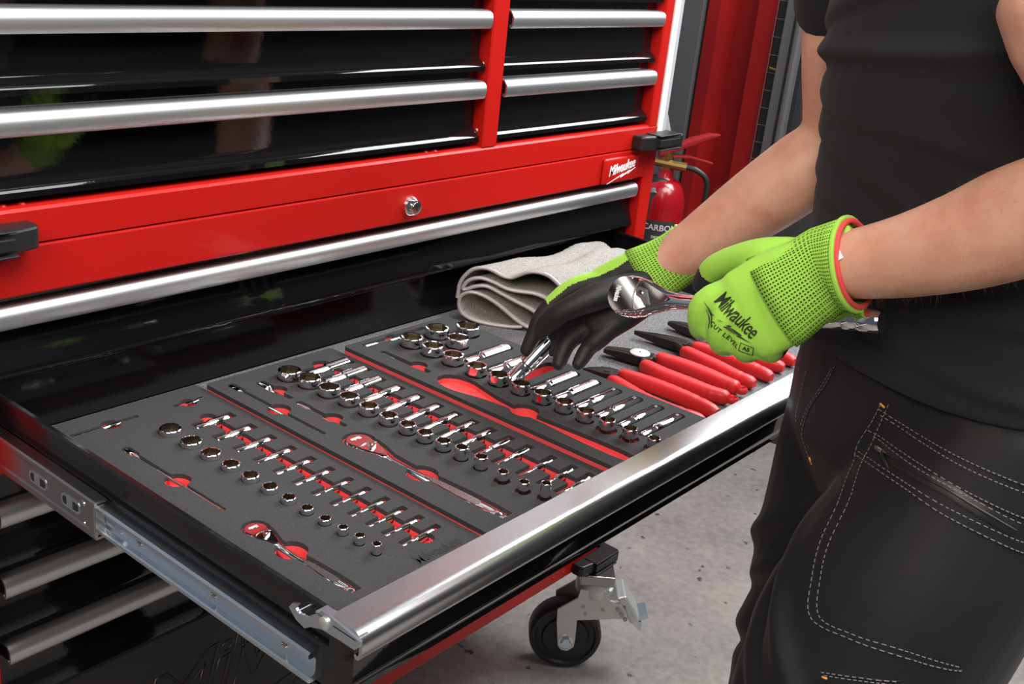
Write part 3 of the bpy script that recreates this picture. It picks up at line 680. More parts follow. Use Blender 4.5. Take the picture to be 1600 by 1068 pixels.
ORD = ['first', 'second', 'third', 'fourth', 'fifth', 'sixth', 'seventh', 'eighth', 'ninth', 'tenth', 'eleventh', 'twelfth', 'thirteenth', 'fourteenth', 'fifteenth']
I4 = Matrix.Identity(4)
for S, zt, dp, ex, nm in ((S1, Z1, 0.0078, 0.0058, 'left'), (S2, Z2, 0.0088, 0.0110, 'middle'), (S3, Z3, 0.0098, 0.0130, 'right')):
    for i, (x, y, d) in enumerate(S):
        if nm == 'right':
            lab = ['short chrome socket standing at the rear right, nearest the grey towel', 'short chrome socket at the rear edge of the right foam tray', 'short chrome socket in the middle between the five rear ones'][i] if i < 3 else 'short chrome socket in the main row of the right tray, %s from the back' % ORD[i - 3]
        else:
            lab = 'short chrome socket in the row of the %s foam tray, %s from the back' % (nm, ORD[i])
        exx = ex + (0.0015 * max(0, i - 8) if nm == 'left' else (0.003 if nm == 'middle' and i > 8 and i < 11 else 0))
        if nm == 'middle' and i == 13: exx = 0.017
        t = thing('socket', lab, 'socket', (x, y, zt - dp), random.uniform(-0.3, 0.3), 'short sockets in the %s foam tray' % nm)
        socket_parts(d, dp + exx, t, I4, nm == 'right')

def deep_socket(label, group, p0, p1, D, stamp=True, neck=0.84, frac=0.34):
    """long socket lying from its drive end p0 to its mouth p1"""
    p0 = Vector(p0); p1 = Vector(p1); L = (p1 - p0).length
    t = thing('deep_socket', label, 'socket', p0, 0, group)
    m3 = (p1 - p0).to_track_quat('Z', 'Y').to_matrix().to_4x4()
    R = D / 2; e = R * 0.08
    prof = [(R * neck * 0.7, 0.0), (R * neck - e, 0.0003), (R * neck, 0.001), (R * neck, L * frac), (R * neck * 0.96, L * frac + 0.0008), (R * neck * 0.96, L * frac + 0.002), (R, L * frac + 0.0045), (R, L - 0.0012), (R - e, L)]
    obj('socket_body', add_lathe(bmesh.new(), prof, 32, m3), M['chrome'], t, True, 30)
    n = 36; bm = bmesh.new()
    rr = [[bm.verts.new(m3 @ Vector((f(2 * PI * k / n) * math.cos(2 * PI * k / n), f(2 * PI * k / n) * math.sin(2 * PI * k / n), z))) for k in range(n)] for f, z in ((lambda a: hexr(a, R * 0.84), L + 0.00015), (lambda a: hexr(a, R * 0.5), L + 0.0001))]
    for k in range(n): j = (k + 1) % n; bm.faces.new((rr[0][k], rr[0][j], rr[1][j], rr[1][k]))
    bm.faces.new(rr[1])
    obj('hexagon_bore', bm, M['chrome_in'], t)
    if stamp:
        me = text_mesh(stamp, min(0.0062, R * 0.62), 0.0001, offset=0.0001)
        for v in me.vertices:
            a = v.co.y / R
            # read along the axis near the mouth, facing up
            q = Vector((L - R * 0.75 + v.co.x, -(R + 0.0002) * math.sin(a) * -1, (R + 0.0002) * math.cos(a)))
            v.co = q
        d = (p1 - p0).normalized(); sd = Vector((0, 0, 1)).cross(d).normalized(); up = d.cross(sd)
        mm = Matrix((d, sd, up)).transposed().to_4x4()
        for v in me.vertices: v.co = mm @ v.co
        link('size_mark', me, M['white'], t)
    return t
for i, (x, y, d) in enumerate(S1):
    dd = min(0.0135, max(0.0085, d * 0.62)) - 0.0010
    yy = y - 0.003
    deep_socket('chrome deep socket lying in the left foam tray, %s from the back' % ORD[i], 'deep sockets in the left foam tray', (0.6490, yy, Z1 - 0.0048), (0.6900, yy, Z1 - 0.0042), dd, None, 0.86)
for i, (x, y, d) in enumerate(S2):
    wd = max(0.0095, d * 0.74)
    yy = y - 0.001
    deep_socket('chrome deep socket lying in the middle foam tray, %s from the back' % ORD[i], 'deep sockets in the middle foam tray', (0.8290, yy, Z2 - 0.0064), (0.8840 + (0.007 if i < 2 else 0), yy, Z2 - 0.0048), wd - 0.0012, None, 0.72 if i > 8 else 0.86, 0.42)
sz = {8: '18', 9: '17', 10: '16', 11: '15', 12: '14', 13: '13', 14: '12', 5: '21', 6: '20'}
for i, (x, y, d) in enumerate(S3):
    if i < 5 or i == 7: continue
    yy = y - 0.0035; D = d * 0.80
    deep_socket('chrome deep socket lying in the right foam tray, %s from the back' % ORD[i - 5], 'deep sockets in the right foam tray', (0.9960, yy, Z3 - D * 0.30), (1.0760, yy, Z3 - D * 0.30), D, sz.get(i))
deep_socket('chrome deep socket lifted out of the right tray by the black fingertips', 'deep sockets in the right foam tray', (0.9985, 0.7572, 0.8030), (1.0400, 0.7375, 0.8530), 0.0225, None, 0.86)

# ------------------------------------------------------------------ ratchets and bars in the trays
RSEC = [(-.0212, .003, .005), (-.0198, .0085, .008), (-.0155, .0142, .0100), (-.0075, .0190, .0108), (.0, .0205, .0110), (.010, .0202, .0110), (.022, .0178, .0105), (.035, .0128, .0098), (.048, .0088, .0088), (.065, .0066, .0074), (.090, .0066, .0072), (.125, .0088, .0078), (.155, .0104, .0084), (.195, .0112, .0088), (.222, .0106, .0088), (.230, .0092, .0086)]
def ratchet(label, mtx, s, ls=1.0, held=False, logo=True):
    t = bpy.data.objects.new('ratchet', None); COL.objects.link(t); t.empty_display_size = 0.03
    tag(t, label, 'ratchet'); t.matrix_world = mtx
    X = lambda x: x * s if x < 0.05 else (0.05 + (x - 0.05) * ls) * s
    secs = [((X(x), 0, 0), (0, 1, 0), (0, 0, 1), a * s, b * s, 3.2 if x < 0.04 else 2.6) for x, a, b in RSEC]
    obj('ratchet_body', add_loft(bmesh.new(), secs, 28), M['chrome'], t, True, 45)
    e0 = X(0.230)
    obj('handle_end', add_lathe(bmesh.new(), [(0.0082 * s, -0.001), (0.0098 * s, 0.001 * s), (0.0102 * s, 0.004 * s), (0.0102 * s, 0.011 * s), (0.0094 * s, 0.0125 * s), (0.0094 * s, 0.0145 * s), (0.0102 * s, 0.016 * s), (0.0102 * s, 0.030 * s), (0.0088 * s, 0.033 * s)], 28, Matrix.Translation((e0, 0, 0)) @ Matrix.Rotation(PI / 2, 4, 'Y')), M['chrome'], t, True, 30)
    # raised face plate and gear window with the reversing lever
    pl = []
    for k in range(25):
        a = math.radians(60 + 240 * k / 24); pl.append((0.0172 * s * math.cos(a), 0.0172 * s * math.sin(a)))
    pl += [(0.020 * s, -0.0145 * s), (0.036 * s, -0.0085 * s), (0.050 * s, -0.003 * s), (0.053 * s, 0), (0.050 * s, 0.003 * s), (0.036 * s, 0.0085 * s), (0.020 * s, 0.0145 * s)]
    fp = obj('face_plate', add_prism(bmesh.new(), pl, 0.0095 * s, 0.0114 * s), M['chrome'], t)
    arc = [Vector((0.037 * s - 0.024 * s * math.cos(a), 0.024 * s * math.sin(a), 0.0115 * s)) for a in [math.radians(-38 + 76 * k / 12) for k in range(13)]]
    obj('reversing_track', add_tube(bmesh.new(), arc, 0.0008 * s, 8), M['zinc_dark'], fp, True)
    lv = [(0.017, 0.004), (0.0205, 0.0075), (0.026, 0.0065), (0.029, 0.001), (0.0335, -0.0085), (0.031, -0.0105), (0.0245, -0.0035), (0.0185, -0.001)]
    obj('reversing_lever', add_prism(bmesh.new(), [(a * s, b * s) for a, b in lv][::-1], 0.0112 * s, 0.0145 * s), M['zinc_dark'], t)
    obj('pivot_pin', add_cyl(bmesh.new(), (0.0235 * s, 0.002 * s, 0.014 * s), (0.0235 * s, 0.002 * s, 0.0158 * s), 0.0022 * s, n=12), M['chrome'], t, True, 30)
    obj('square_drive', box(-0.0062 * s, 0.0062 * s, -0.0062 * s, 0.0062 * s, -0.026 * s if held else -0.014 * s, -0.010 * s, 0.0006), M['chrome'], t)
    gp = [(X(.118), 0), (X(.135), 0.0050 * s), (X(.185), 0.0065 * s), (X(.205), 0.0062 * s), (X(.209), 0.0), (X(.205), -0.0062 * s), (X(.185), -0.0065 * s), (X(.135), -0.0050 * s)]
    obj('grip_panel', add_prism(bmesh.new(), gp, 0.0070 * s, 0.0090 * s), M['zinc_dark'], t)
    if logo:
        me = text_mesh('Milwaukee', 0.0088 * s, 0.0001, shear=0.25, offset=0.0003 * s)
        for v in me.vertices: v.co = Vector((-0.006 * s + v.co.y * 1.0, -v.co.x * 0.42, 0.0115 * s + v.co.z))
        link('lettering', me, M['white'], fp)
    return t
def pose(o, xdir, zdir):
    x = Vector(xdir).normalized(); z = Vector(zdir); z = (z - x * z.dot(x)).normalized(); y = z.cross(x)
    m = Matrix((x, y, z)).transposed().to_4x4(); m.translation = Vector(o); return m
ratchet('small chrome ratchet sunk in its pocket at the front of the left tray', pose((0.5680, 0.7000, Z1 - 0.0072), (0, -1, 0), (0.0, 0, 1)), 0.58, 0.88)
ratchet('medium chrome ratchet sunk in its pocket in the middle foam tray', pose((0.7540, 0.7640, Z2 - 0.0090), (0, -1, 0), (0.0, 0, 1)), 0.78, 1.06)
def bar(label, p0, p1, r, head, loc_cat='extension bar', tail=None, gp='extension bars in the foam trays'):
    """chrome bar: socket end of radius head at p0, shank r, square drive at p1"""
    p0 = Vector(p0); p1 = Vector(p1); L = (p1 - p0).length; hl = min(0.022, L * 0.35)
    t = thing('extension_bar', label, loc_cat, p0, 0, gp)
    m3 = (p1 - p0).to_track_quat('Z', 'Y').to_matrix().to_4x4()
    obj('shank', add_lathe(bmesh.new(), [(head * .85, 0), (head, 0.001), (head, hl * .8), (r * 1.3, hl), (r, hl + 0.003), (r, L - 0.011), (r * 1.15, L - 0.009), (r * 1.15, L - 0.007)], 20, m3), M['chrome'], t, True, 30)
    b = bmesh.new(); q = r * 0.85; add_box(b, -q, q, -q, q, L - 0.008, L, 0.0004)
    bmesh.ops.transform(b, matrix=m3, verts=b.verts)
    obj('square_drive', b, M['chrome'], t)
    return t
bar('thin chrome wobble bar in the slot along the left tray, beside the drawer side', (0.5662, 0.9030, Z1 - 0.004), (0.5668, 0.7450, Z1 - 0.003), 0.0020, 0.0042)
bar('short chrome bar lying across the red notch at the left tray rear corner', (0.5970, 0.9590, Z1 - 0.003), (0.5440, 0.9597, Z1 - 0.003), 0.0022, 0.0030)
bar('stubby chrome adapter in the pocket at the rear of the left tray', (0.6985, 0.9570, Z1 - 0.003), (0.6760, 0.9570, Z1 - 0.003), 0.0025, 0.0042)
bar('long chrome bar at the left edge of the middle foam tray', (0.7360, 0.9580, Z2 - 0.005), (0.7360, 0.8000, Z2 - 0.004), 0.0023, 0.0050)
bar('short stout chrome bar at the rear of the middle foam tray', (0.7665, 0.9430, Z2 - 0.005), (0.7665, 0.8890, Z2 - 0.006), 0.0030, 0.0062)
bar('short chrome bar between the long bar and the middle tray sockets', (0.7655, 0.8755, Z2 - 0.006), (0.7660, 0.8000, Z2 - 0.006), 0.0028, 0.0048)
bar('chrome bar in the slot behind the rear sockets of the right tray', (0.9290, 0.9415, Z3 - 0.004), (1.0360, 0.9415, Z3 - 0.006), 0.0030, 0.0046)
bar('short chrome universal joint bar near the left edge of the right tray', (0.9325, 0.9130, Z3 - 0.006), (0.9330, 0.8360, Z3 - 0.006), 0.0026, 0.0042)
# pressed maker's word in the front of the left tray
bm = script_logo(0.0150, False)
for v in bm.verts: v.co = Vector((0.664 + v.co.x * 0.95, 0.5660 + v.co.y * 1.0, Z1 + 0.0001 + v.co.z * 0.3))
lw = obj('pressed_lettering', bm, M['foam_ink']); lw.parent = [q for q in COL.objects if q.name == 'foam_tray'][0]; child_at(lw, lw.parent)

# ------------------------------------------------------------------ pliers on the liner
M['disc'] = mat('brushed_steel_disc', (0.70, 0.70, 0.69), metal=0.3, rough=0.4)
def pliers(label, piv, tip, A, B, jaw, ra=0.0088, loops=False, cap=False):
    piv = Vector((*piv, 0)); tip = Vector((*tip, 0)); t = thing('pliers', label, 'pliers', (piv.x, piv.y, ZL), 0, 'red handled pliers on the grey liner')
    d = (tip - piv).normalized(); sd = Vector((d.y, -d.x, 0))   # sd points to +x side
    zc = ZL + 0.0098
    for pts, s in ((A, -1), (B, 1)):
        ctrl = [Vector((x - piv.x, y - piv.y, 0)) for x, y in pts]
        path = catmull(ctrl, 10); n = len(path); secs = []
        for i, p in enumerate(path):
            f = i / (n - 1); dd = (path[min(i + 1, n - 1)] - path[max(i - 1, 0)]).normalized(); u = Vector((dd.y, -dd.x, 0))
            r = ra * (0.62 + 0.62 * math.sin(PI * min(1, 0.12 + f * 0.80)) ** 0.8)
            if f < 0.06: r *= 0.55 + 0.45 * f / 0.06
            if f > 0.94: r *= 0.72 + 0.28 * (1 - f) / 0.06
            if 0.25 < f < 0.85 and i % 3 == 0: r *= 0.915
            secs.append(((p.x, p.y, zc - ZL), u, (0, 0, 1), r, min(r * 1.02, 0.0094), 2.8))
        g = obj('handle', add_loft(bmesh.new(), secs, 18), M['grip'], t, True, 50)
        e = path[-1]; dd = (path[-1] - path[-3]).normalized(); u = Vector((dd.y, -dd.x, 0))
        if loops:
            ring = [Vector((e.x, e.y, zc - ZL)) + dd * (0.004 + 0.007 * math.cos(a)) + u * (0.006 * math.sin(a)) for a in [2 * PI * k / 16 for k in range(17)]]
            obj('tether_loop', add_tube(bmesh.new(), ring, 0.0017, 8, flat=2.6), M['grip'], g, True)
        # steel tang running from the pivot into the handle
        p1 = path[max(2, n // 12)]
        tang = [Vector((0, 0, 0)) - d * 0.004 + sd * (s * 0.003), Vector((p1.x, p1.y, 0))]
        b = add_tube(bmesh.new(), [(q.x, q.y, zc - ZL) for q in tang], [0.0065, 0.0055], 10)
        obj('tang', b, M['jaw'], t, True)
    for s in (-1, 1):
        poly = [d * a + sd * (s * w_) for a, w_ in jaw] + [d * jaw[-1][0] + sd * (s * 0.0003), d * jaw[0][0] + sd * (s * 0.0003)]
        b = bmesh.new(); add_prism(b, [(q.x, q.y) for q in poly], 0.0030, 0.0158)
        bmesh.ops.recalc_face_normals(b, faces=b.faces)
        # thin the nose towards its tip
        Lj = jaw[-1][0]
        for v in b.verts:
            k = max(0, (v.co.x * d.x + v.co.y * d.y) / Lj); zz = v.co.z - 0.0094; v.co.z = 0.0094 + zz * (1 - 0.55 * k * k)
        j = obj('jaw', b, M['jaw'], t)
        md = j.modifiers.new('bevel', 'BEVEL'); md.width = 0.0012; md.segments = 2; md.limit_method = 'ANGLE'
    m_ = Matrix.Translation((0, 0, 0.0154))
    if cap: obj('pivot_disc', add_lathe(bmesh.new(), [(0.0140, 0), (0.0140, 0.0014), (0.0130, 0.0022)], 28, m_), M['disc'], t, True, 40)
    obj('pivot_bolt', add_lathe(bmesh.new(), [((0.0014 if cap else 0.0052), 0.0 + 0.0021 * cap), ((0.0012 if cap else 0.0050), 0.0006 + 0.0021 * cap)], 18, m_), M['jaw'] if not cap else M['rubber'], t, True, 40)
    return t
pliers('red handled cutting pliers lying against the right foam tray', (1.1560, 0.7230), (1.1400, 0.7560),
       [(1.1420, 0.7110), (1.1415, 0.6850), (1.1400, 0.6500), (1.1350, 0.6100), (1.1370, 0.5660)][:5] if False else [(1.1440, 0.7110), (1.1340, 0.6800), (1.1240, 0.6400), (1.1240, 0.6000), (1.1320, 0.5620)],
       [(1.1680, 0.7140), (1.1740, 0.6850), (1.1760, 0.6500), (1.1740, 0.6100), (1.1680, 0.5640)],
       [(-0.014, 0.010), (-0.004, 0.0125), (0.008, 0.0115), (0.024, 0.0045), (0.034, 0.0012)])
pliers('red handled combination pliers with round silver pivot and tether loops', (1.2450, 0.7310), (1.2330, 0.7700),
       [(1.2250, 0.7140), (1.2180, 0.6800), (1.2170, 0.6400), (1.2160, 0.6050), (1.2210, 0.5780)],
       [(1.2620, 0.7160), (1.2680, 0.6800), (1.2670, 0.6400), (1.2620, 0.6080), (1.2610, 0.5860)],
       [(-0.020, 0.011), (-0.006, 0.0140), (0.008, 0.0130), (0.026, 0.0100), (0.044, 0.0085), (0.050, 0.0070)], 0.0098, True, True)
pliers('red handled long nose pliers with open jaws, third from the foam tray', (1.3350, 0.7330), (1.3240, 0.7920),
       [(1.3190, 0.7080), (1.3120, 0.6800), (1.3050, 0.6450), (1.2960, 0.6100), (1.2950, 0.5800)],
       [(1.3450, 0.7080), (1.3480, 0.6800), (1.3470, 0.6450), (1.3420, 0.6100), (1.3360, 0.5760)],
       [(-0.022, 0.0095), (-0.006, 0.0115), (0.008, 0.0105), (0.028, 0.0065), (0.060, 0.0018)])
pliers('red handled pliers with black jaws, partly under the left glove', (1.4080, 0.7380), (1.4040, 0.7850),
       [(1.3900, 0.7160), (1.3830, 0.6850), (1.3800, 0.6500), (1.3800, 0.6150), (1.3840, 0.5820)],
       [(1.4240, 0.7160), (1.4290, 0.6850), (1.4290, 0.6500), (1.4250, 0.6150), (1.4180, 0.5820)],
       [(-0.022, 0.0105), (-0.006, 0.0135), (0.010, 0.0130), (0.030, 0.0090), (0.046, 0.0035)])

# ------------------------------------------------------------------ folded towel
TO = Vector((1.165, 0.985, 0)); TU = Vector((0.513, -0.858, 0)); TV = Vector((0.998, 0.055, 0)).normalized()
L1 = [(0.0884, 0.7800), (0.0747, 0.7775), (0.0593, 0.7765), (0.0418, 0.7765), (0.0257, 0.7778), (0.0125, 0.7805), (0.0006, 0.7860), (-0.0049, 0.7940), (-0.0066, 0.8030), (-0.0049, 0.8115), (0.0023, 0.8183), (0.0132, 0.8208), (0.0292, 0.8175), (0.0456, 0.8103), (0.0624, 0.7997), (0.0797, 0.7880), (0.0980, 0.7805)]
L2 = [(0.1120, 0.7850), (0.1096, 0.7980), (0.1008, 0.8065), (0.0764, 0.8158), (0.0536, 0.8245), (0.0357, 0.8316), (0.0247, 0.8323), (0.0124, 0.8288), (0.0035, 0.8240)]
L3 = [(-0.0022, 0.8235), (-0.0017, 0.8283), (0.0039, 0.8365), (0.0143, 0.8421), (0.0268, 0.8432), (0.0428, 0.8391), (0.0590, 0.8335), (0.0747, 0.8318), (0.0980, 0.8322), (0.1139, 0.8289), (0.1254, 0.8234)]
L4 = [(0.1400, 0.8300), (0.1383, 0.8448), (0.1313, 0.8517), (0.1179, 0.8609), (0.1022, 0.8642), (0.0870, 0.8619), (0.0724, 0.8541), (0.0634, 0.8503), (0.0509, 0.8516), (0.0363, 0.8575), (0.0252, 0.8591), (0.0130, 0.8564), (0.0042, 0.8503), (-0.0042, 0.8393), (-0.0081, 0.8290), (-0.0088, 0.8191), (-0.0095, 0.8094)]
prof = catmull([(u, z, 0) for u, z in L1 + L2 + L3 + L4], 3)
tw = thing('towel', 'folded grey towel with satin edging in the rear of the drawer', 'towel', (1.165, 0.985, ZL))
NV = 22; bm = bmesh.new(); rows = []
for j in range(NV + 1):
    v = 0.345 * j / NV; row = []
    for i, p in enumerate(prof):
        lift = (p.y - ZL) / 0.09
        k = j / NV
        sink = 1.0 - 0.30 * k + 0.10 * math.sin(9.0 * k + 2.0 * p.x / 0.1) * k
        z = ZL + 0.0022 + (p.y - ZL - 0.002) * sink + 0.0016 * math.sin(19 * k + p.x * 40 + 1.5 * math.sin(7 * k)) * min(1, k * 4) * lift
        u = p.x * (1 - 0.38 * k)
        q = TU * u + TV * (v * (1 - 0.0 * k)) + Vector((0, 0, z - ZL))
        q += Vector((0.0006 * math.sin(i * 1.7 + j * 2.1), 0.0006 * math.cos(i * 2.3 + j), 0))
        row.append(bm.verts.new(q))
    rows.append(row)
for a, b in zip(rows, rows[1:]):
    for i in range(len(a) - 1): bm.faces.new((a[i], a[i + 1], b[i + 1], b[i]))
cl = obj('cloth', bm, M['towel'], tw, True, 180)
md = cl.modifiers.new('thick', 'SOLIDIFY'); md.thickness = 0.0032; md.offset = 0
md = cl.modifiers.new('sub', 'SUBSURF'); md.levels = 1; md.render_levels = 2
tx = bpy.data.textures.new('terry', 'CLOUDS'); tx.noise_scale = 0.0028; tx.noise_depth = 1
md = cl.modifiers.new('terry', 'DISPLACE'); md.texture = tx; md.strength = 0.0022; md.texture_coords = 'LOCAL'
obj('edging', add_tube(bmesh.new(), [TU * p.x + Vector((0, 0, p.y - ZL)) - TV * 0.001 for p in prof], 0.0029, 8), M['piping'], tw, True)

# ------------------------------------------------------------------ ratchet in the left hand
RA = Vector((0.9237, 0.5648, 0.9835)); RB = Vector((0.9078, 0.3043, 1.0406))
ratchet('large chrome ratchet held in the left lime glove above the drawer', pose(RA, RB - RA, (-0.86, -0.22, 0.46)), 1.03, 0.98, True)

# ------------------------------------------------------------------ person
PF = Vector((-0.866, 0.5, 0)); PR = Vector((0.5, 0.866, 0)); UP = Vector((0, 0, 1))     # facing, right-hand side
def PC(z, f=0.0, r=0.0):
    """point of the body axis at height z, moved forward f and to the right r (the body leans forward a little)"""
    return Vector((1.076, 0.313, z)) + PF * (-0.030 + (0.08 * (z - 0.93) if z > 0.93 else 0.0) + f) + PR * r
per = thing('person', 'person in black shirt and work trousers wearing lime and black gloves, holding a ratchet', 'person', (1.076, 0.313, ZF))
M['skin'] = mat('skin', (0.72, 0.400, 0.285), rough=0.48, bump=(260, 0.12, 0.0015), mix=((0.62, 0.295, 0.195), 26, 0.42, 0.72))
bs = M['skin'].node_tree.nodes['Principled BSDF']; bs.inputs['Subsurface Weight'].default_value = 0.12; bs.inputs['Subsurface Radius'].default_value = (0.012, 0.004, 0.002); bs.inputs['Subsurface Scale'].default_value = 0.5
M['shirt'] = mat('black_jersey', (0.0175, 0.0175, 0.0205), rough=0.92, spec=0.15, bump=(1100, 0.35, 0.0006), mix=((0.025, 0.025, 0.029), 1500, 0.4, 0.7), sheen=0.06)
M['twill'] = mat('black_twill', (0.0105, 0.0105, 0.0120), rough=0.62, spec=0.22, bump=(1400, 0.3, 0.0005), sheen=0.06)
M['lime'] = mat('lime_knit', (0.36, 0.71, 0.075), rough=0.85, bump=(1500, 0.4, 0.0006), sheen=0.1)
M['coat'] = mat('black_nitrile_coat', (0.013, 0.014, 0.014), rough=0.47, bump=(1300, 0.5, 0.0008))
M['thread'] = mat('grey_thread', (0.22, 0.22, 0.23), rough=0.8)
M['orange'] = mat('orange_bar_tack', (0.75, 0.33, 0.04), rough=0.7)
M['hair'] = mat('dark_hair', (0.03, 0.02, 0.015), rough=0.6)

def chain(bm, pts, n=16, up=(0, 0, 1)):
    """pts: (point, r1[, r2]); closed tapered limb with rounded ends"""
    P = [Vector(p[0]) for p in pts]; R1 = [p[1] for p in pts]; R2 = [p[2] if len(p) > 2 else p[1] for p in pts]
    C = catmull(P, 5); a = interp(R1, 5) if len(P) > 2 else R1; b = interp(R2, 5) if len(P) > 2 else R2
    v = Vector(up); secs = []
    m = len(C)
    d0 = (C[1] - C[0]).normalized(); d1 = (C[-1] - C[-2]).normalized()
    for k in (0.0, 0.5, 0.85): 
        s = math.sqrt(max(0, 1 - (1 - k) ** 2)); secs.append((C[0] - d0 * a[0] * 0.9 * (1 - k), max(0.06, s) * a[0], max(0.06, s) * b[0], d0))
    for i in range(m): secs.append((C[i], a[i], b[i], (C[min(i + 1, m - 1)] - C[max(i - 1, 0)]).normalized()))
    for k in (0.85, 0.5, 0.0):
        s = math.sqrt(max(0, 1 - (1 - k) ** 2)); secs.append((C[-1] + d1 * a[-1] * 0.9 * (1 - k), max(0.06, s) * a[-1], max(0.06, s) * b[-1], d1))
    L = []
    for c, r1, r2, d in secs:
        u = d.cross(v)
        if u.length < 1e-4: u = d.orthogonal()
        u.normalize(); v = u.cross(d).normalized(); L.append((c, u, v, r1, r2))
    add_loft(bm, L, n); return bm
def fuse(name, bm, voxel, smooth, m, parent, keep=1.0):
    """one continuous skin from overlapping closed shapes"""
    bmesh.ops.recalc_face_normals(bm, faces=bm.faces)
    me = bpy.data.meshes.new('tmp'); bm.to_mesh(me); bm.free()
    o = bpy.data.objects.new('tmp', me); COL.objects.link(o)
    md = o.modifiers.new('r', 'REMESH'); md.mode = 'VOXEL'; md.voxel_size = voxel
    md = o.modifiers.new('s', 'SMOOTH'); md.iterations = smooth; md.factor = 0.5
    dg = bpy.context.evaluated_depsgraph_get()
    me2 = bpy.data.meshes.new_from_object(o.evaluated_get(dg)); me2.name = name
    bpy.data.objects.remove(o); bpy.data.meshes.remove(me)
    me2.materials.clear()
    ob = link(name, me2, m, parent, True, 180)
    return ob
def torso_ring(z, f, r, a, b, e=2.3):
    return (PC(z, f, r), PF, PR, a, b, e)

# joints
LS, LM, LE = PC(1.415, 0.045, -0.185), Vector((0.856, 0.212, 1.314)), Vector((0.8915, 0.1446, 1.2014))
LF1, LF2, LF3, LW = Vector((0.8973, 0.2133, 1.1547)), Vector((0.8983, 0.2553, 1.1254)), Vector((0.9026, 0.3033, 1.0985)), Vector((0.9050, 0.3563, 1.0756))
RS, RE = PC(1.415, 0.045, 0.185), Vector((1.1825, 0.4857, 1.1304))
RF1, RF2, RF3, RW = Vector((1.1646, 0.5094, 1.1029)), Vector((1.1419, 0.5523, 1.0535)), Vector((1.1186, 0.5960, 1.0045)), Vector((1.1041, 0.6284, 0.9696))
HIPL, HIPR = PC(0.93, 0.0, -0.092), PC(0.93, 0.0, 0.088)
KNL, KNR = PC(0.50, 0.145, -0.10), PC(0.50, 0.00, 0.10)
ANL, ANR = PC(0.06, 0.05, -0.11), PC(0.06, -0.03, 0.12)

# body: trunk, neck, head, arms and legs in one skin
bm = bmesh.new()
add_loft(bm, [torso_ring(0.86, 0, 0, 0.085, 0.13), torso_ring(0.93, 0, 0, 0.100, 0.150), torso_ring(1.05, 0, 0, 0.095, 0.140), torso_ring(1.20, 0.005, 0, 0.100, 0.145), torso_ring(1.33, 0.005, 0, 0.100, 0.155), torso_ring(1.42, 0.0, 0, 0.075, 0.150), torso_ring(1.465, 0, 0, 0.055, 0.085)], 24)
chain(bm, [(PC(1.43), 0.060), (PC(1.50, 0.01), 0.056), (PC(1.56, 0.02), 0.055)])
HC = PC(1.655, 0.045)
add_loft(bm, [(HC + PF * .02 - UP * .118, PF, PR, .035, .030), (HC + PF * .022 - UP * .105, PF, PR, .060, .048), (HC + PF * .012 - UP * .07, PF, PR, .084, .062), (HC - UP * .03, PF, PR, .096, .072), (HC + UP * .02, PF, PR, .100, .076), (HC + UP * .065, PF, PR, .092, .071), (HC + UP * .098, PF, PR, .068, .054), (HC + UP * .114, PF, PR, .025, .020)], 24)
chain(bm, [(HC + PF * .092 + UP * .012, .008), (HC + PF * .108 - UP * .018, .0105), (HC + PF * .112 - UP * .032, .013)])            # nose
for s in (-1, 1):
    chain(bm, [(HC + PR * (s * .076) + UP * .022, .012, .006), (HC + PR * (s * .082) - UP * .004, .013, .006), (HC + PR * (s * .078) - UP * .028, .008, .005)])   # ears
    chain(bm, [(HC + PF * .088 + PR * (s * .018) + UP * .030, .008), (HC + PF * .080 + PR * (s * .045) + UP * .028, .008)])      # brows
chain(bm, [(HC + PF * .090 + PR * .018 - UP * .062, .006), (HC + PF * .097 - UP * .062, .008), (HC + PF * .090 - PR * .018 - UP * .062, .006)])   # lips
chain(bm, [(LS, .044), (LS.lerp(LM, .5), .045), (LM, .0475, .050), (LE + Vector((0, -.004, .02)), .043, .045), (LE, .042, .041), (LF1, .0445, .043), (LF2, .040, .040), (LF3, .034, .035), (LW, .0285, .032), (LW + (LW - LF3) * 0.6, .028, .030)])
chain(bm, [(RS, .044), (RS.lerp(RE, .5), .048), (RE + Vector((-.004, 0, .03)), .044), (RE, .041), (RF1, .044), (RF2, .041), (RF3, .034), (RW, .0285), (RW + (RW - RF3) * 0.6, .027)])
for H, K, A in ((HIPL, KNL, ANL), (HIPR, KNR, ANR)):
    chain(bm, [(H - UP * .04, .066), (H.lerp(K, .5), .066), (K, .053), (K.lerp(A, .35), .052), (A, .036)])
    chain(bm, [(A - UP * .03 - PF * .04, .032), (A - UP * .045 + PF * .05, .036, .030), (A - UP * .055 + PF * .13, .035, .022)])
body = child_at(fuse('body', bm, 0.0055, 3, M['skin'], per), per)
# hair, eyes
bm = bmesh.new()
add_loft(bm, [(HC - PF * .035 - UP * .05, PF, PR, .070, .070), (HC - PF * .022 - UP * .01, PF, PR, .090, .081), (HC - PF * .012 + UP * .04, PF, PR, .096, .083), (HC - PF * .004 + UP * .075, PF, PR, .092, .074), (HC + UP * .108, PF, PR, .066, .054), (HC + UP * .124, PF, PR, .02, .02)], 24)
child_at(obj('hair', bm, M['hair'], per, True, 180), per)
for s in (-1, 1):
    bm = bmesh.new(); bmesh.ops.create_uvsphere(bm, u_segments=16, v_segments=10, radius=.0118)
    bmesh.ops.translate(bm, verts=bm.verts, vec=HC + PF * .082 + PR * (s * .032) + UP * .010)
    ey = child_at(obj('eye', bm, M['white'], per, True, 180), per)
    e0 = HC + PF * .082 + PR * (s * .032) + UP * .007
    obj('iris', add_cyl(bmesh.new(), e0 + PF * .0095, e0 + PF * .0122, .0055, .0045, 14), M['hair'], ey)

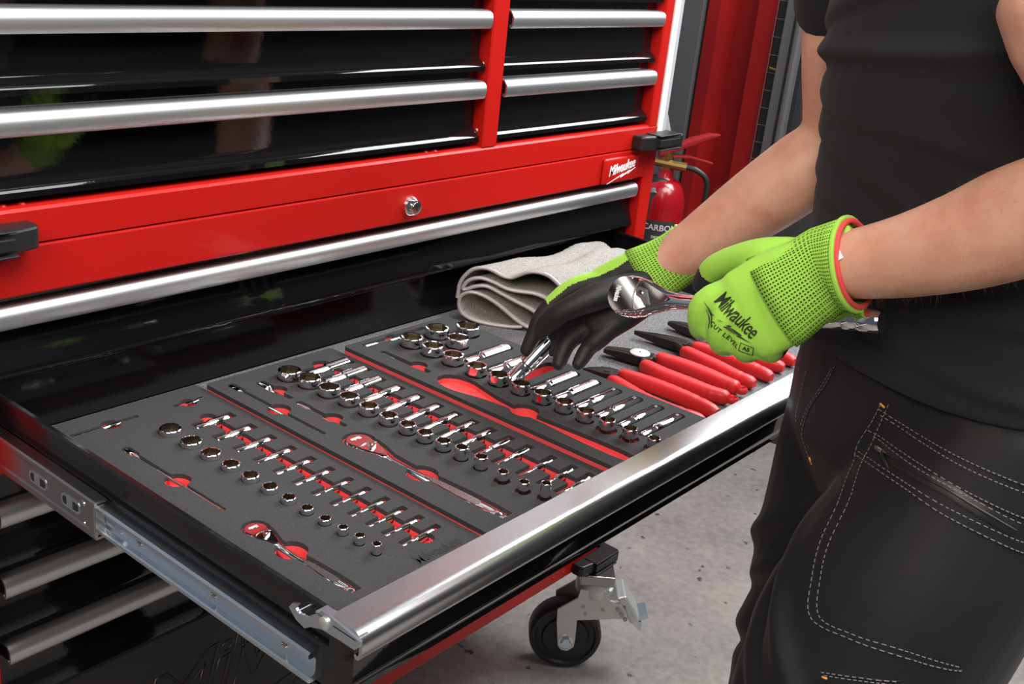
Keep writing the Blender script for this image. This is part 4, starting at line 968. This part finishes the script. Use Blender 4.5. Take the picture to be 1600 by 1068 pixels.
# shirt
bm = bmesh.new()
add_loft(bm, [torso_ring(0.962, -0.001, 0, 0.1225, 0.171), torso_ring(0.975, 0, 0, 0.1215, 0.170), torso_ring(1.01, 0.002, 0, 0.119, 0.167), torso_ring(1.08, 0.006, 0, 0.117, 0.165), torso_ring(1.16, 0.008, 0, 0.118, 0.166), torso_ring(1.25, 0.010, 0, 0.122, 0.170), torso_ring(1.34, 0.010, 0, 0.120, 0.178), torso_ring(1.41, 0.005, 0, 0.092, 0.172), torso_ring(1.455, 0.0, 0, 0.066, 0.110), torso_ring(1.475, 0.0, 0, 0.062, 0.075)], 40)
chain(bm, [(LS, .066), (LS.lerp(LM, .55), .060), (LS.lerp(LM, .95), .058)])
chain(bm, [(RS, .066), (RS.lerp(RE, .30), .060), (RS.lerp(RE, .47), .057)])
sh = fuse('shirt', bm, 0.0045, 6, M['shirt'], per)
def smooth_noise(p, f, seed=0.0):
    return (math.sin(p.x * f + seed) + math.sin(p.y * f * 1.13 + 1.7 * seed + 1) + math.sin(p.z * f * 0.9 + 2.3 + seed)) / 3
for v in sh.data.vertices:
    p = v.co; z = p.z
    ax = p - PC(z); r_ = ax.dot(PR); f_ = ax.dot(PF)
    if abs(r_) > 0.185: continue
    n = Vector((ax.x, ax.y, 0)).normalized()
    d = 0.0022 * smooth_noise(p, 21, 0.6) + 0.0010 * smooth_noise(p, 55, 2.0)
    # creases: a rolled bulge over a sharp dip; (height, slope across the body, depth, sway)
    for z0, sl, am, sw in ((1.244, -0.16, 0.85, 0.004), (1.235, -0.13, 0.55, 0.003), (1.290, -0.26, 0.45, 0.006), (1.180, 0.12, 0.35, 0.008), (1.128, 0.22, 0.40, 0.006), (1.095, 0.10, 0.35, 0.007), (1.052, -0.20, 0.40, 0.006), (1.020, -0.12, 0.45, 0.006), (0.998, 0.14, 0.35, 0.004)):
        q = z - z0 - sl * r_ - sw * math.sin(17 * r_ + z0 * 40)
        if abs(q) < 0.05:
            d += am * (0.0060 * math.exp(-((q - 0.010) / 0.010) ** 2) - 0.0062 * math.exp(-((q + 0.001) / 0.0055) ** 2))
    if abs(z - 0.978) < 0.0030: d -= 0.0012         # hem stitching
    v.co = p + n * d
child_at(sh, per)

# trousers
bm = bmesh.new()
add_loft(bm, [torso_ring(0.80, 0.0, 0, 0.088, 0.135), torso_ring(0.86, 0.0, 0, 0.117, 0.166), torso_ring(0.93, 0, 0, 0.116, 0.164), torso_ring(1.00, 0.0, 0, 0.109, 0.156)], 32)
chain(bm, [(HIPL - UP * .03, .100, .105), (PC(0.76, 0.074, -0.098), .110, .114), (PC(0.64, 0.120, -0.10), .104, .110), (KNL, .086, .088), (KNL.lerp(ANL, .4), .080), (KNL.lerp(ANL, .8), .074), (ANL + UP * .02, .074)], 24)
chain(bm, [(HIPR - UP * .03, .092, .098), (PC(0.76, -0.002, 0.092), .092, .098), (PC(0.64, 0.000, 0.094), .089, .094), (KNR, .084), (KNR.lerp(ANR, .4), .078), (KNR.lerp(ANR, .8), .073), (ANR + UP * .02, .073)], 24)
tr = fuse('trousers', bm, 0.0058, 5, M['twill'], per)
tnor = [v.normal.copy() for v in tr.data.vertices]
for v, n in zip(tr.data.vertices, tnor):
    p = v.co; z = p.z
    d = 0.0042 * smooth_noise(p, 26, 1.1) + 0.0020 * smooth_noise(p, 55, 3.0)
    r_ = (p - PC(z)).dot(PR); f_ = (p - PC(z)).dot(PF)
    # drag folds running down from the crotch and hip
    for k, (z0, sl, am, wd) in enumerate(((0.80, 0.9, 0.006, 0.016), (0.77, 1.1, -0.005, 0.013), (0.73, 0.8, 0.006, 0.018), (0.69, 0.6, -0.004, 0.014), (0.62, 0.45, 0.006, 0.020), (0.585, 0.4, -0.005, 0.015), (0.54, 0.2, 0.006, 0.02))):
        q = (z - z0 + sl * (abs(r_) - 0.02) * (1 if f_ > 0 else 0.3)) / wd
        d += 1.4 * am * math.exp(-q * q) * max(0, min(1, (f_ + 0.06) / 0.12)) * (0.6 + 0.4 * math.sin(23 * r_ + 60 * z0))
    v.co = p + n * d
child_at(tr, per)
for A in (ANL, ANR):
    bm = bmesh.new()
    chain(bm, [(A - UP * .035 - PF * .055, .042, .045), (A - UP * .050 + PF * .04, .046, .040), (A - UP * .062 + PF * .15, .044, .028)], 18)
    add_prism(bm, [(a.x, a.y) for a in [A + PF * (-.10) - PR * .035, A + PF * .17 - PR * .04, A + PF * .195, A + PF * .17 + PR * .04, A - PF * .10 + PR * .035]], ZF + 0.001, ZF + 0.025)
    child_at(fuse('boot', bm, 0.006, 3, M['rubber'], per), per)

# ------------------------------------------------------------------ gloves
def mat_cuff(name, nu, nv):
    m = bpy.data.materials.new(name); m.use_nodes = True; nt = m.node_tree; b = nt.nodes['Principled BSDF']
    uv = nt.nodes.new('ShaderNodeUVMap'); sx = nt.nodes.new('ShaderNodeSeparateXYZ'); nt.links.new(uv.outputs[0], sx.inputs[0])
    def M2(op, a, bv=None, cv=None):
        n = nt.nodes.new('ShaderNodeMath'); n.operation = op
        for i, q in enumerate((a, bv, cv)):
            if q is None: continue
            if isinstance(q, (int, float)): n.inputs[i].default_value = q
            else: nt.links.new(q, n.inputs[i])
        return n.outputs[0]
    fu = M2('FRACT', M2('MULTIPLY', sx.outputs[0], nu)); row = M2('FLOOR', M2('MULTIPLY', sx.outputs[1], nv))
    fv = M2('FRACT', M2('MULTIPLY', sx.outputs[1], nv))
    du = M2('ABSOLUTE', M2('SUBTRACT', fu, 0.5)); dv = M2('ABSOLUTE', M2('SUBTRACT', fv, 0.5))
    dot = M2('MULTIPLY', M2('LESS_THAN', du, 0.23), M2('LESS_THAN', dv, 0.29))
    mx = nt.nodes.new('ShaderNodeMix'); mx.data_type = 'RGBA'; mx.inputs[6].default_value = (0.36, 0.71, 0.075, 1); mx.inputs[7].default_value = (0.015, 0.05, 0.004, 1)
    nt.links.new(dot, mx.inputs[0]); nt.links.new(mx.outputs[2], b.inputs['Base Color']); b.inputs['Roughness'].default_value = 0.85
    bp = nt.nodes.new('ShaderNodeBump'); bp.inputs['Strength'].default_value = 0.6; bp.inputs['Distance'].default_value = 0.001
    hh = M2('ADD', M2('MULTIPLY', du, -1.2), M2('MULTIPLY', dot, -0.5))
    nt.links.new(hh, bp.inputs['Height']); nt.links.new(bp.outputs['Normal'], b.inputs['Normal'])
    return m
def cuff(name, secs, n, m, parent, nbump=40, amp=0.0006):
    """open sleeve with a UV grid: secs (centre, u, v, a, b)"""
    bm = bmesh.new(); uvl = bm.loops.layers.uv.new('UVMap'); rows = []
    for c, u, v, a, b in secs:
        rows.append([bm.verts.new(Vector(c) + Vector(u) * (a * (1 + amp / a * math.cos(nbump * 2 * PI * k / n)) * math.cos(2 * PI * k / n)) + Vector(v) * (b * math.sin(2 * PI * k / n))) for k in range(n)])
    m_ = len(rows)
    for i in range(m_ - 1):
        for k in range(n):
            j = (k + 1) % n
            f = bm.faces.new((rows[i][k], rows[i][j], rows[i + 1][j], rows[i + 1][k]))
            for lp, (uu, vv) in zip(f.loops, ((k / n, i / (m_ - 1)), ((k + 1) / n, i / (m_ - 1)), ((k + 1) / n, (i + 1) / (m_ - 1)), (k / n, (i + 1) / (m_ - 1)))): lp[uvl].uv = (uu, vv)
    o = obj(name, bm, m, parent, True, 180)
    md = o.modifiers.new('thick', 'SOLIDIFY'); md.thickness = 0.0018; md.offset = -1
    return o
def frames(pts, up):
    C = [Vector(p) for p in pts]; v = Vector(up); out = []
    for i in range(len(C)):
        d = (C[min(i + 1, len(C) - 1)] - C[max(i - 1, 0)]).normalized(); u = d.cross(v).normalized(); v = u.cross(d).normalized(); out.append((C[i], u, v))
    return out

# --- right glove (reaching for the socket)
V3 = Vector
rM = {'thumb': [(1.0740, .6400, .9480), (1.0300, .6690, .9330), (1.0080, .6945, .9140), (1.0030, .7140, .8945), (1.0040, .7262, .8770)],
      'index': [(1.0795, .6613, .9470), (1.0530, .7160, .9260), (1.0315, .7435, .8892), (1.0229, .7495, .8612), (1.0156, .7530, .8400)],
      'middle': [(1.0828, .6577, .9353), (1.0530, .7055, .9013), (1.0470, .7253, .8740), (1.0420, .7310, .8560), (1.0380, .7310, .8420)],
      'ring': [(1.0843, .6493, .9334), (1.0504, .6899, .8855), (1.0373, .7073, .8633), (1.0281, .7094, .8475), (1.0213, .7074, .8358)],
      'little': [(1.0821, .6386, .9315), (1.0468, .6695, .8790), (1.0375, .6790, .8635), (1.0303, .6813, .8522), (1.0240, .6819, .8440)]}
rr = {'thumb': [.017, .0165, .0135, .0128, .0098], 'index': [.013, .0130, .0112, .0102, .0085], 'middle': [.013, .0130, .0112, .0104, .0086], 'ring': [.013, .0128, .0112, .0102, .0085], 'little': [.012, .0122, .0102, .0094, .0078]}
def glove(label_bits, fingers, radii, W, palm, voxel=0.0020):
    bm = bmesh.new()
    for k in fingers: chain(bm, list(zip(fingers[k], radii[k])), 14)
    add_loft(bm, palm, 24)
    return bm
rMC = [V3(rM[k][1]) for k in ('index', 'middle', 'ring', 'little')]
rKn = sum(rMC, V3()) / 4
rU = (rMC[0] - rMC[3]).normalized(); rA = (rKn - RW).normalized(); rU = (rU - rA * rU.dot(rA)).normalized(); rN = rA.cross(rU)
def pal(W, K, U, N, ws):
    return [(W.lerp(K, t) + N * o_, U, N, a, b, 2.6) for t, a, b, o_ in ws]
bm = glove('', rM, rr, RW, pal(RW, rKn, rU, rN, [(-.35, .026, .022, 0), (-.1, .030, .024, 0), (.15, .034, .023, 0), (.4, .040, .021, 0), (.65, .042, .0185, 0), (.9, .0415, .016, 0), (1.02, .038, .013, 0), (1.08, .030, .008, 0)]))
gR = fuse('glove', bm, 0.0019, 4, [M['lime'], M['coat']], per)
for p in gR.data.polygons:
    c = p.center; q = c - RW; al = q.dot(rA); s = (c - rKn).dot(rN); uu = (c - rKn).dot(rU)
    lim = -0.012 + 0.014 * max(0, min(1, (al - 0.05) / 0.06)) - 0.9 * max(0, uu - 0.018) + 0.8 * max(0, -uu - 0.018)
    lime = (s > lim and al < (0.146 if uu > 0.022 else 0.100)) or al < 0.006
    sad = abs((c - V3((0.9990, .7040, .9180))).dot(V3((-.35, .45, -.82)))) < 0.0125 and ((c - V3((0.9990, .7040, .9180))) - V3((-.35, .45, -.82)) * (c - V3((0.9990, .7040, .9180))).dot(V3((-.35, .45, -.82)))).length < 0.0055
    p.material_index = 0 if (lime and not sad) else 1
child_at(gR, per)
cf = frames([RW - rA * 0.030, RW - rA * 0.022, RW - rA * 0.010, RW + rA * 0.006, RW + rA * 0.022, RW + rA * 0.036], rN)
o = cuff('cuff', [(c, u, v, a, b) for (c, u, v), (a, b) in zip(cf, ((.0335, .0310), (.0330, .0300), (.0325, .0280), (.0340, .0268), (.0372, .0262), (.0405, .0248)))], 120, mat_cuff('lime_dotted_rib_right', 76, 21), gR)
cuffR = o
ring = [cf[0][0] + cf[0][1] * (.0330 * math.cos(a)) + cf[0][2] * (.0305 * math.sin(a)) for a in [2 * PI * k / 40 for k in range(41)]]
obj('cuff_hem', add_tube(bmesh.new(), ring, 0.0022, 8), M['lime'], gR, True)

# --- left glove (closed round the ratchet handle)
lM = {'thumb': [(0.9150, .3841, 1.0762), (0.9060, .4180, 1.0700), (0.9090, .4500, 1.0560), (0.9140, .4720, 1.0390), (0.9190, .4840, 1.0200)],
      'index': [(0.9050, .3838, 1.0633), (0.8740, .4472, 1.0260), (0.8780, .4560, .9980), (0.9100, .4640, .9820), (0.9340, .4560, .9960)],
      'middle': [(0.9052, .3775, 1.0620), (0.8720, .4252, 1.0185), (0.8740, .4310, .9910), (0.9100, .4380, .9780), (0.9330, .4360, .9930)],
      'ring': [(0.9057, .3708, 1.0580), (0.8764, .4032, 1.0110), (0.8780, .4087, .9890), (0.9120, .4150, .9800), (0.9320, .4150, .9960)],
      'little': [(0.9043, .3633, 1.0545), (0.8832, .3843, 1.0080), (0.8860, .3880, .9920), (0.9130, .3940, .9870), (0.9310, .3940, 1.0010)]}
lr = {'thumb': [.0165, .0160, .0135, .0130, .0100], 'index': [.0125, .0135, .0125, .0110, .0090], 'middle': [.0125, .0138, .0126, .0110, .0090], 'ring': [.0125, .0134, .0122, .0106, .0088], 'little': [.0115, .0126, .0110, .0098, .0082]}
lMC = [V3(lM[k][1]) for k in ('index', 'middle', 'ring', 'little')]
lKn = sum(lMC, V3()) / 4
lU = (lMC[0] - lMC[3]).normalized(); lA = (lKn - LW).normalized(); lU = (lU - lA * lU.dot(lA)).normalized(); lN = lU.cross(lA)      # lN points out of the back of the hand
if lN.x > 0: lN = -lN
def web(bm, F, r, k0=1, k1=2):
    q = [V3(F[k][k0]) for k in ('index', 'middle', 'ring', 'little')]; w_ = [V3(F[k][k1]) for k in ('index', 'middle', 'ring', 'little')]
    for a in range(3):
        for t_ in (0.35, 0.65):
            chain(bm, [(q[a].lerp(q[a + 1], t_), r), (w_[a].lerp(w_[a + 1], t_), r * .95)], 10)
bm = glove('', lM, lr, LW, pal(LW, lKn, lU, lN, [(-.35, .027, .024, 0), (-.1, .031, .026, 0), (.15, .036, .025, 0), (.4, .041, .023, 0), (.65, .043, .020, 0), (.9, .043, .017, 0), (1.02, .040, .014, 0), (1.08, .032, .009, 0)]))
web(bm, lM, .0118)
gL = fuse('glove', bm, 0.0019, 10, [M['lime'], M['coat']], per)
thT = V3(lM['thumb'][4]); thI = V3(lM['thumb'][3])
for p in gL.data.polygons:
    c = p.center; s = (c - lKn).dot(lN); al = (c - LW).dot(lA)
    dth = min((c - V3(lM['thumb'][i]).lerp(V3(lM['thumb'][i + 1]), t_)).length for i in (1, 2, 3) for t_ in (0, .5, 1))
    onth = dth < 0.021 and s < 0.0
    tip = (c - thT).length < 0.022 and (c - V3(lM['index'][1])).length > 0.017
    p.material_index = 1 if (tip or (s < -0.017 and al > 0.035 and not onth)) else 0
child_at(gL, per)
aD = (LW - LF3).normalized()
cfl = frames([LW - aD * 0.019, LW - aD * 0.009, LW + (lA + aD) * 0.002, LW + lA * 0.020, LW + lA * 0.034, LW + lA * 0.048, LW + lA * 0.060], lN)
csec = ((.0400, .0370), (.0385, .0350), (.0375, .0320), (.0380, .0300), (.0405, .0285), (.0432, .0268), (.0448, .0250))
cuffL = cuff('cuff', [(c, u, v, a, b) for (c, u, v), (a, b) in zip(cfl, csec)], 120, mat_cuff('lime_dotted_rib_left', 76, 28), gL)
c0, u0, v0 = cfl[0]
for rad, mm, off, nm in ((0.0024, 'lime', 0.0, 'cuff_hem'), (0.0024, 'foam_red', -0.0030, 'cuff_lining')):
    ring = [c0 - aD * (0.0030 if off else 0.0) + u0 * ((.0398 + off) * math.cos(a)) + v0 * ((.0366 + off) * math.sin(a)) for a in [2 * PI * k / 48 for k in range(49)]]
    obj(nm, add_tube(bmesh.new(), ring, rad, 8), M[mm], gL, True)

# ------------------------------------------------------------------ sewing on the trousers
def bvh_of(me): return BVHTree.FromPolygons([v.co.copy() for v in me.vertices], [tuple(p.vertices) for p in me.polygons])
TB = bvh_of(tr.data)
A1 = [(0.9794, 0.3106, 0.9416), (0.9812, 0.3147, 0.9239), (0.9842, 0.3252, 0.8836), (0.9439, 0.3180, 0.8482), (0.9175, 0.3159, 0.8169), (0.8962, 0.3087, 0.7898), (0.8760, 0.2954, 0.7630), (0.8712, 0.2551, 0.7640), (0.8795, 0.2137, 0.7649), (0.9026, 0.1774, 0.7589), (0.9127, 0.1672, 0.7578)]  # seam and zip points ray-cast through image pixels onto the trousers
A2 = [(0.9768, 0.3029, 0.9451), (0.9735, 0.3125, 0.8889), (0.9372, 0.3074, 0.8553), (0.9126, 0.3067, 0.8199), (0.8942, 0.3003, 0.7949), (0.8765, 0.2883, 0.7681), (0.8730, 0.2540, 0.7685), (0.8815, 0.2131, 0.7706), (0.9125, 0.1679, 0.7607)]
B1 = [(0.9797, 0.3110, 0.9367), (0.9668, 0.2699, 0.9313), (0.9529, 0.2230, 0.9286), (0.9651, 0.1739, 0.9205), (0.985, 0.145, 0.917)]
B2 = [(0.9788, 0.3080, 0.9318), (0.9634, 0.2676, 0.9272), (0.9499, 0.2206, 0.9232), (0.9638, 0.1720, 0.9144), (0.985, 0.142, 0.911)]
B3 = [(0.9820, 0.3168, 0.9117), (0.9498, 0.2589, 0.9121), (0.9414, 0.2137, 0.9066), (0.9598, 0.1654, 0.8935), (0.985, 0.138, 0.888)]
B4 = [(0.9794, 0.3105, 0.9086), (0.9465, 0.2566, 0.9080), (0.9425, 0.1993, 0.9005), (0.9591, 0.1639, 0.8884), (0.985, 0.136, 0.883)]
B5 = [(0.9825, 0.3221, 0.8870), (0.9402, 0.2650, 0.8944), (0.9315, 0.2194, 0.8897), (0.9577, 0.1595, 0.8729), (0.985, 0.135, 0.868)]
B6 = [(0.9810, 0.3220, 0.8826), (0.9369, 0.2628, 0.8903), (0.9284, 0.2167, 0.8830), (0.9570, 0.1569, 0.8638), (0.985, 0.133, 0.859)]
F1 = [(1.0093, 0.3719, 0.9516), (1.0149, 0.3802, 0.9260), (1.0270, 0.3970, 0.8931), (1.0306, 0.4015, 0.8662), (1.0333, 0.3952, 0.8468), (1.0352, 0.3838, 0.8295)]
F2 = [(1.0115, 0.3753, 0.9483), (1.0175, 0.3842, 0.9239), (1.0308, 0.4013, 0.8887), (1.0349, 0.4057, 0.8633)]
S1_ = [(1.0421, 0.4126, 0.9244), (1.0451, 0.4152, 0.9056), (1.0474, 0.4178, 0.8796), (1.0434, 0.4143, 0.8645)]
D1 = [(0.8583, 0.2688, 0.7270), (0.8635, 0.2397, 0.7359), (0.8779, 0.2052, 0.7432)]
D2 = [(0.8580, 0.2654, 0.7258), (0.8630, 0.2389, 0.7334), (0.8715, 0.2155, 0.7388)]
ZP = [(0.9711, 0.3011, 0.9022), (0.9519, 0.2750, 0.9048), (0.9417, 0.2484, 0.9045), (0.9385, 0.2251, 0.9028), (0.9405, 0.1974, 0.8954), (0.9553, 0.1649, 0.8816)]
def on_cloth(pts, off, per=40):
    out = []
    for p in catmull(pts, per):
        h = TB.find_nearest(p)
        out.append((h[0] + h[1] * off, h[1]))
    return out
def resample(P, step):
    out = [P[0]]; acc = 0
    for a, b in zip(P, P[1:]):
        acc += (b[0] - a[0]).length
        if acc >= step: out.append(b); acc = 0
    return out
bm = bmesh.new()
for L in (A1, A2, B1, B2, B3, B4, B5, B6, F1, F2, S1_, D1, D2):
    Q = resample(on_cloth(L, 0.0011, 60), 0.0008)
    i = 0
    while i + 4 < len(Q):
        a, b = Q[i], Q[i + 3]
        d = (b[0] - a[0]); 
        if 0.0005 < d.length < 0.008:
            sd = d.cross(a[1]).normalized() * 0.00042; up_ = a[1] * 0.00035
            v = [bm.verts.new(q) for q in (a[0] - sd, a[0] + up_, a[0] + sd, b[0] - sd, b[0] + up_, b[0] + sd)]
            bm.faces.new((v[0], v[1], v[4], v[3])); bm.faces.new((v[1], v[2], v[5], v[4]))
        i += 5
st = obj('stitching', bm, M['thread'], tr, recalc=False); tag(st, kind='stuff')
st.matrix_parent_inverse = Matrix.Identity(4)
for L, nm in ((A1, 'pocket_edge'), (B1, 'pocket_edge'), (B3, 'pocket_edge'), (B6, 'pocket_edge'), (F1, 'fly_edge'), (D1, 'pocket_edge')):
    Q = [q[0] for q in resample(on_cloth(L, -0.0001, 30), 0.003)]
    ob = obj(nm, add_tube(bmesh.new(), Q, 0.0009, 6), M['twill'], tr, True, 180)
Q = [q for q in resample(on_cloth(ZP, 0.0003, 30), 0.002)]
secs = []
for i, (p, n) in enumerate(Q):
    d = (Q[min(i + 1, len(Q) - 1)][0] - Q[max(i - 1, 0)][0]).normalized(); secs.append((p, n, d.cross(n).normalized(), 0.0008, 0.0060, 3))
zt_ = obj('zip_tape', add_loft(bmesh.new(), secs, 10), M['rubber'], tr, True, 60)
secs = [(c, u, v, 0.0017, 0.0016) for c, u, v, a, b, e in secs]
obj('zip_teeth', add_loft(bmesh.new(), secs, 8), M['plastic'], zt_, True, 60)
p0, n0 = Q[0]; d0 = (Q[6][0] - Q[0][0]).normalized(); s0 = d0.cross(n0).normalized()
obj('zip_slider', add_loft(bmesh.new(), [(p0 + n0 * .002 - d0 * .003, s0, n0, .0022, .0018, 3), (p0 + n0 * .0035 + d0 * .004, s0, n0, .0034, .0026, 3), (p0 + n0 * .003 + d0 * .011, s0, n0, .0026, .0020, 3)], 12), M['zinc_dark'], zt_, True, 60)
obj('zip_puller', add_loft(bmesh.new(), [(p0 + n0 * .004 + d0 * .009 - UP * .001, s0, n0, .0016, .0012, 3), (p0 + n0 * .0045 + d0 * .016 - UP * .005, s0, n0, .0024, .0014, 3), (p0 + n0 * .004 + d0 * .028 - UP * .012, s0, n0, .0022, .0013, 3)], 12), M['rubber'], zt_, True, 60)
for a, b in (((1.0345, 0.3880, 0.8375), (1.0360, 0.3852, 0.8290)), ((0.9800, 0.3115, 0.9425), (0.9782, 0.3060, 0.9405)), ((0.8580, 0.2670, 0.7235), (0.8585, 0.2620, 0.7240))):
    Q = [q[0] for q in on_cloth([a, b], 0.0006)]
    obj('bar_tack', add_tube(bmesh.new(), [Q[0], Q[0].lerp(Q[-1], .5), Q[-1]], 0.0011, 8), M['orange'], tr, True, 180)

# ------------------------------------------------------------------ print on the left glove, care tag, arm hair
GB = bvh_of(gL.data)
GO = V3((0.8620, 0.4159, 1.0222)); GX = V3((0.0, -0.876, -0.481)).normalized(); GN = V3((-0.95, -0.25, 0.10)); GN = (GN - GX * GN.dot(GX)).normalized(); GY = GN.cross(GX)
def print_on(bmt, ox, oy, name, off=0.0005, turn=0.0):
    bmesh.ops.subdivide_edges(bmt, edges=[e for e in bmt.edges if e.calc_length() > 0.004], cuts=2)
    for v in bmt.verts:
        c, s_ = math.cos(turn), math.sin(turn)
        x, y = v.co.x * c - v.co.y * s_ + ox, v.co.x * s_ + v.co.y * c + oy
        q = GO + GX * x + GY * y + GN * 0.03
        h = GB.ray_cast(q, -GN)
        hit = h[0] if h[0] is not None else GB.find_nearest(q - GN * .03)[0]
        v.co = hit + GN * (off + (0.0003 if v.co.z > 0 else 0.0))
    o_ = obj(name, bmt, M['ink'], gL)
    return o_
bl = script_logo(0.0152)
for v in bl.verts: v.co.x *= 0.80; v.co.y *= 1.12
print_on(bl, 0.0, 0.0, 'lettering')
me = text_mesh('CUT LEVEL', 0.0058, 0.0001, offset=0.0001, space=1.15); bl = bmesh.new(); bl.from_mesh(me)
print_on(bl, 0.004, -0.0205, 'lettering')
me = text_mesh('A5', 0.0050, 0.0001, offset=0.0002); bl = bmesh.new(); bl.from_mesh(me)
for (x0, x1, y0, y1) in ((-.006, .006, .0035, .0041), (-.006, .006, -.0041, -.0035), (-.006, -.0054, -.0041, .0041), (.0054, .006, -.0041, .0041)): add_box(bl, x0, x1, y0, y1, -.0001, .0001)
print_on(bl, 0.0265, -0.0165, 'print_box', turn=0.35)
for pts in ([(-.030, -.0125), (-.016, -.0155), (-.008, -.0235), (-.0085, -.0245), (-.0165, -.0168)], [(-.024, -.017), (-.013, -.0215), (-.010, -.027), (-.0105, -.0275), (-.0140, -.0225)]):
    print_on(add_prism(bmesh.new(), pts, -.0001, .0001), 0.0, 0.0, 'print_mark')
tg = obj('care_tag', box(-.0075, .0075, -.0045, .0045, -.0006, .0006, .0004), M['white'], gL)
tg.matrix_basis = Matrix.Translation((0.8745, 0.3440, 1.0960)) @ V3((-.80, .10, .55)).to_track_quat('Z', 'Y').to_matrix().to_4x4() @ Matrix.Rotation(-0.7, 4, 'Z')
bd_v = [(v.co.copy(), v.normal.copy()) for v in body.data.vertices]
def near_seg(p, a, b):
    t_ = max(0, min(1, (p - a).dot(b - a) / (b - a).length_squared)); return (p - a.lerp(b, t_)).length
hv = [q for q in bd_v if (near_seg(q[0], RE, RF3) < 0.055 or near_seg(q[0], LE, LF3) < 0.055)]
random.shuffle(hv); bm = bmesh.new()
for p, n in hv[:900]:
    dr_ = (n * 0.5 + V3((random.uniform(-1, 1), random.uniform(-1, 1), random.uniform(-1, .3))) * 0.6).normalized()
    L = random.uniform(.005, .011); e1 = dr_.orthogonal().normalized() * 0.00006; e2 = dr_.cross(e1)
    a = [bm.verts.new(p + q) for q in (e1, e2 - e1 * .5, -e2 - e1 * .5)]; t_ = bm.verts.new(p + dr_ * L + V3((0, 0, -L * .25)))
    for i in range(3): bm.faces.new((a[i], a[(i + 1) % 3], t_))
hh = obj('arm_hair', bm, mat('fair_hair', (0.30, 0.17, 0.08), rough=0.5), per); tag(hh, kind='stuff'); child_at(hh, per)
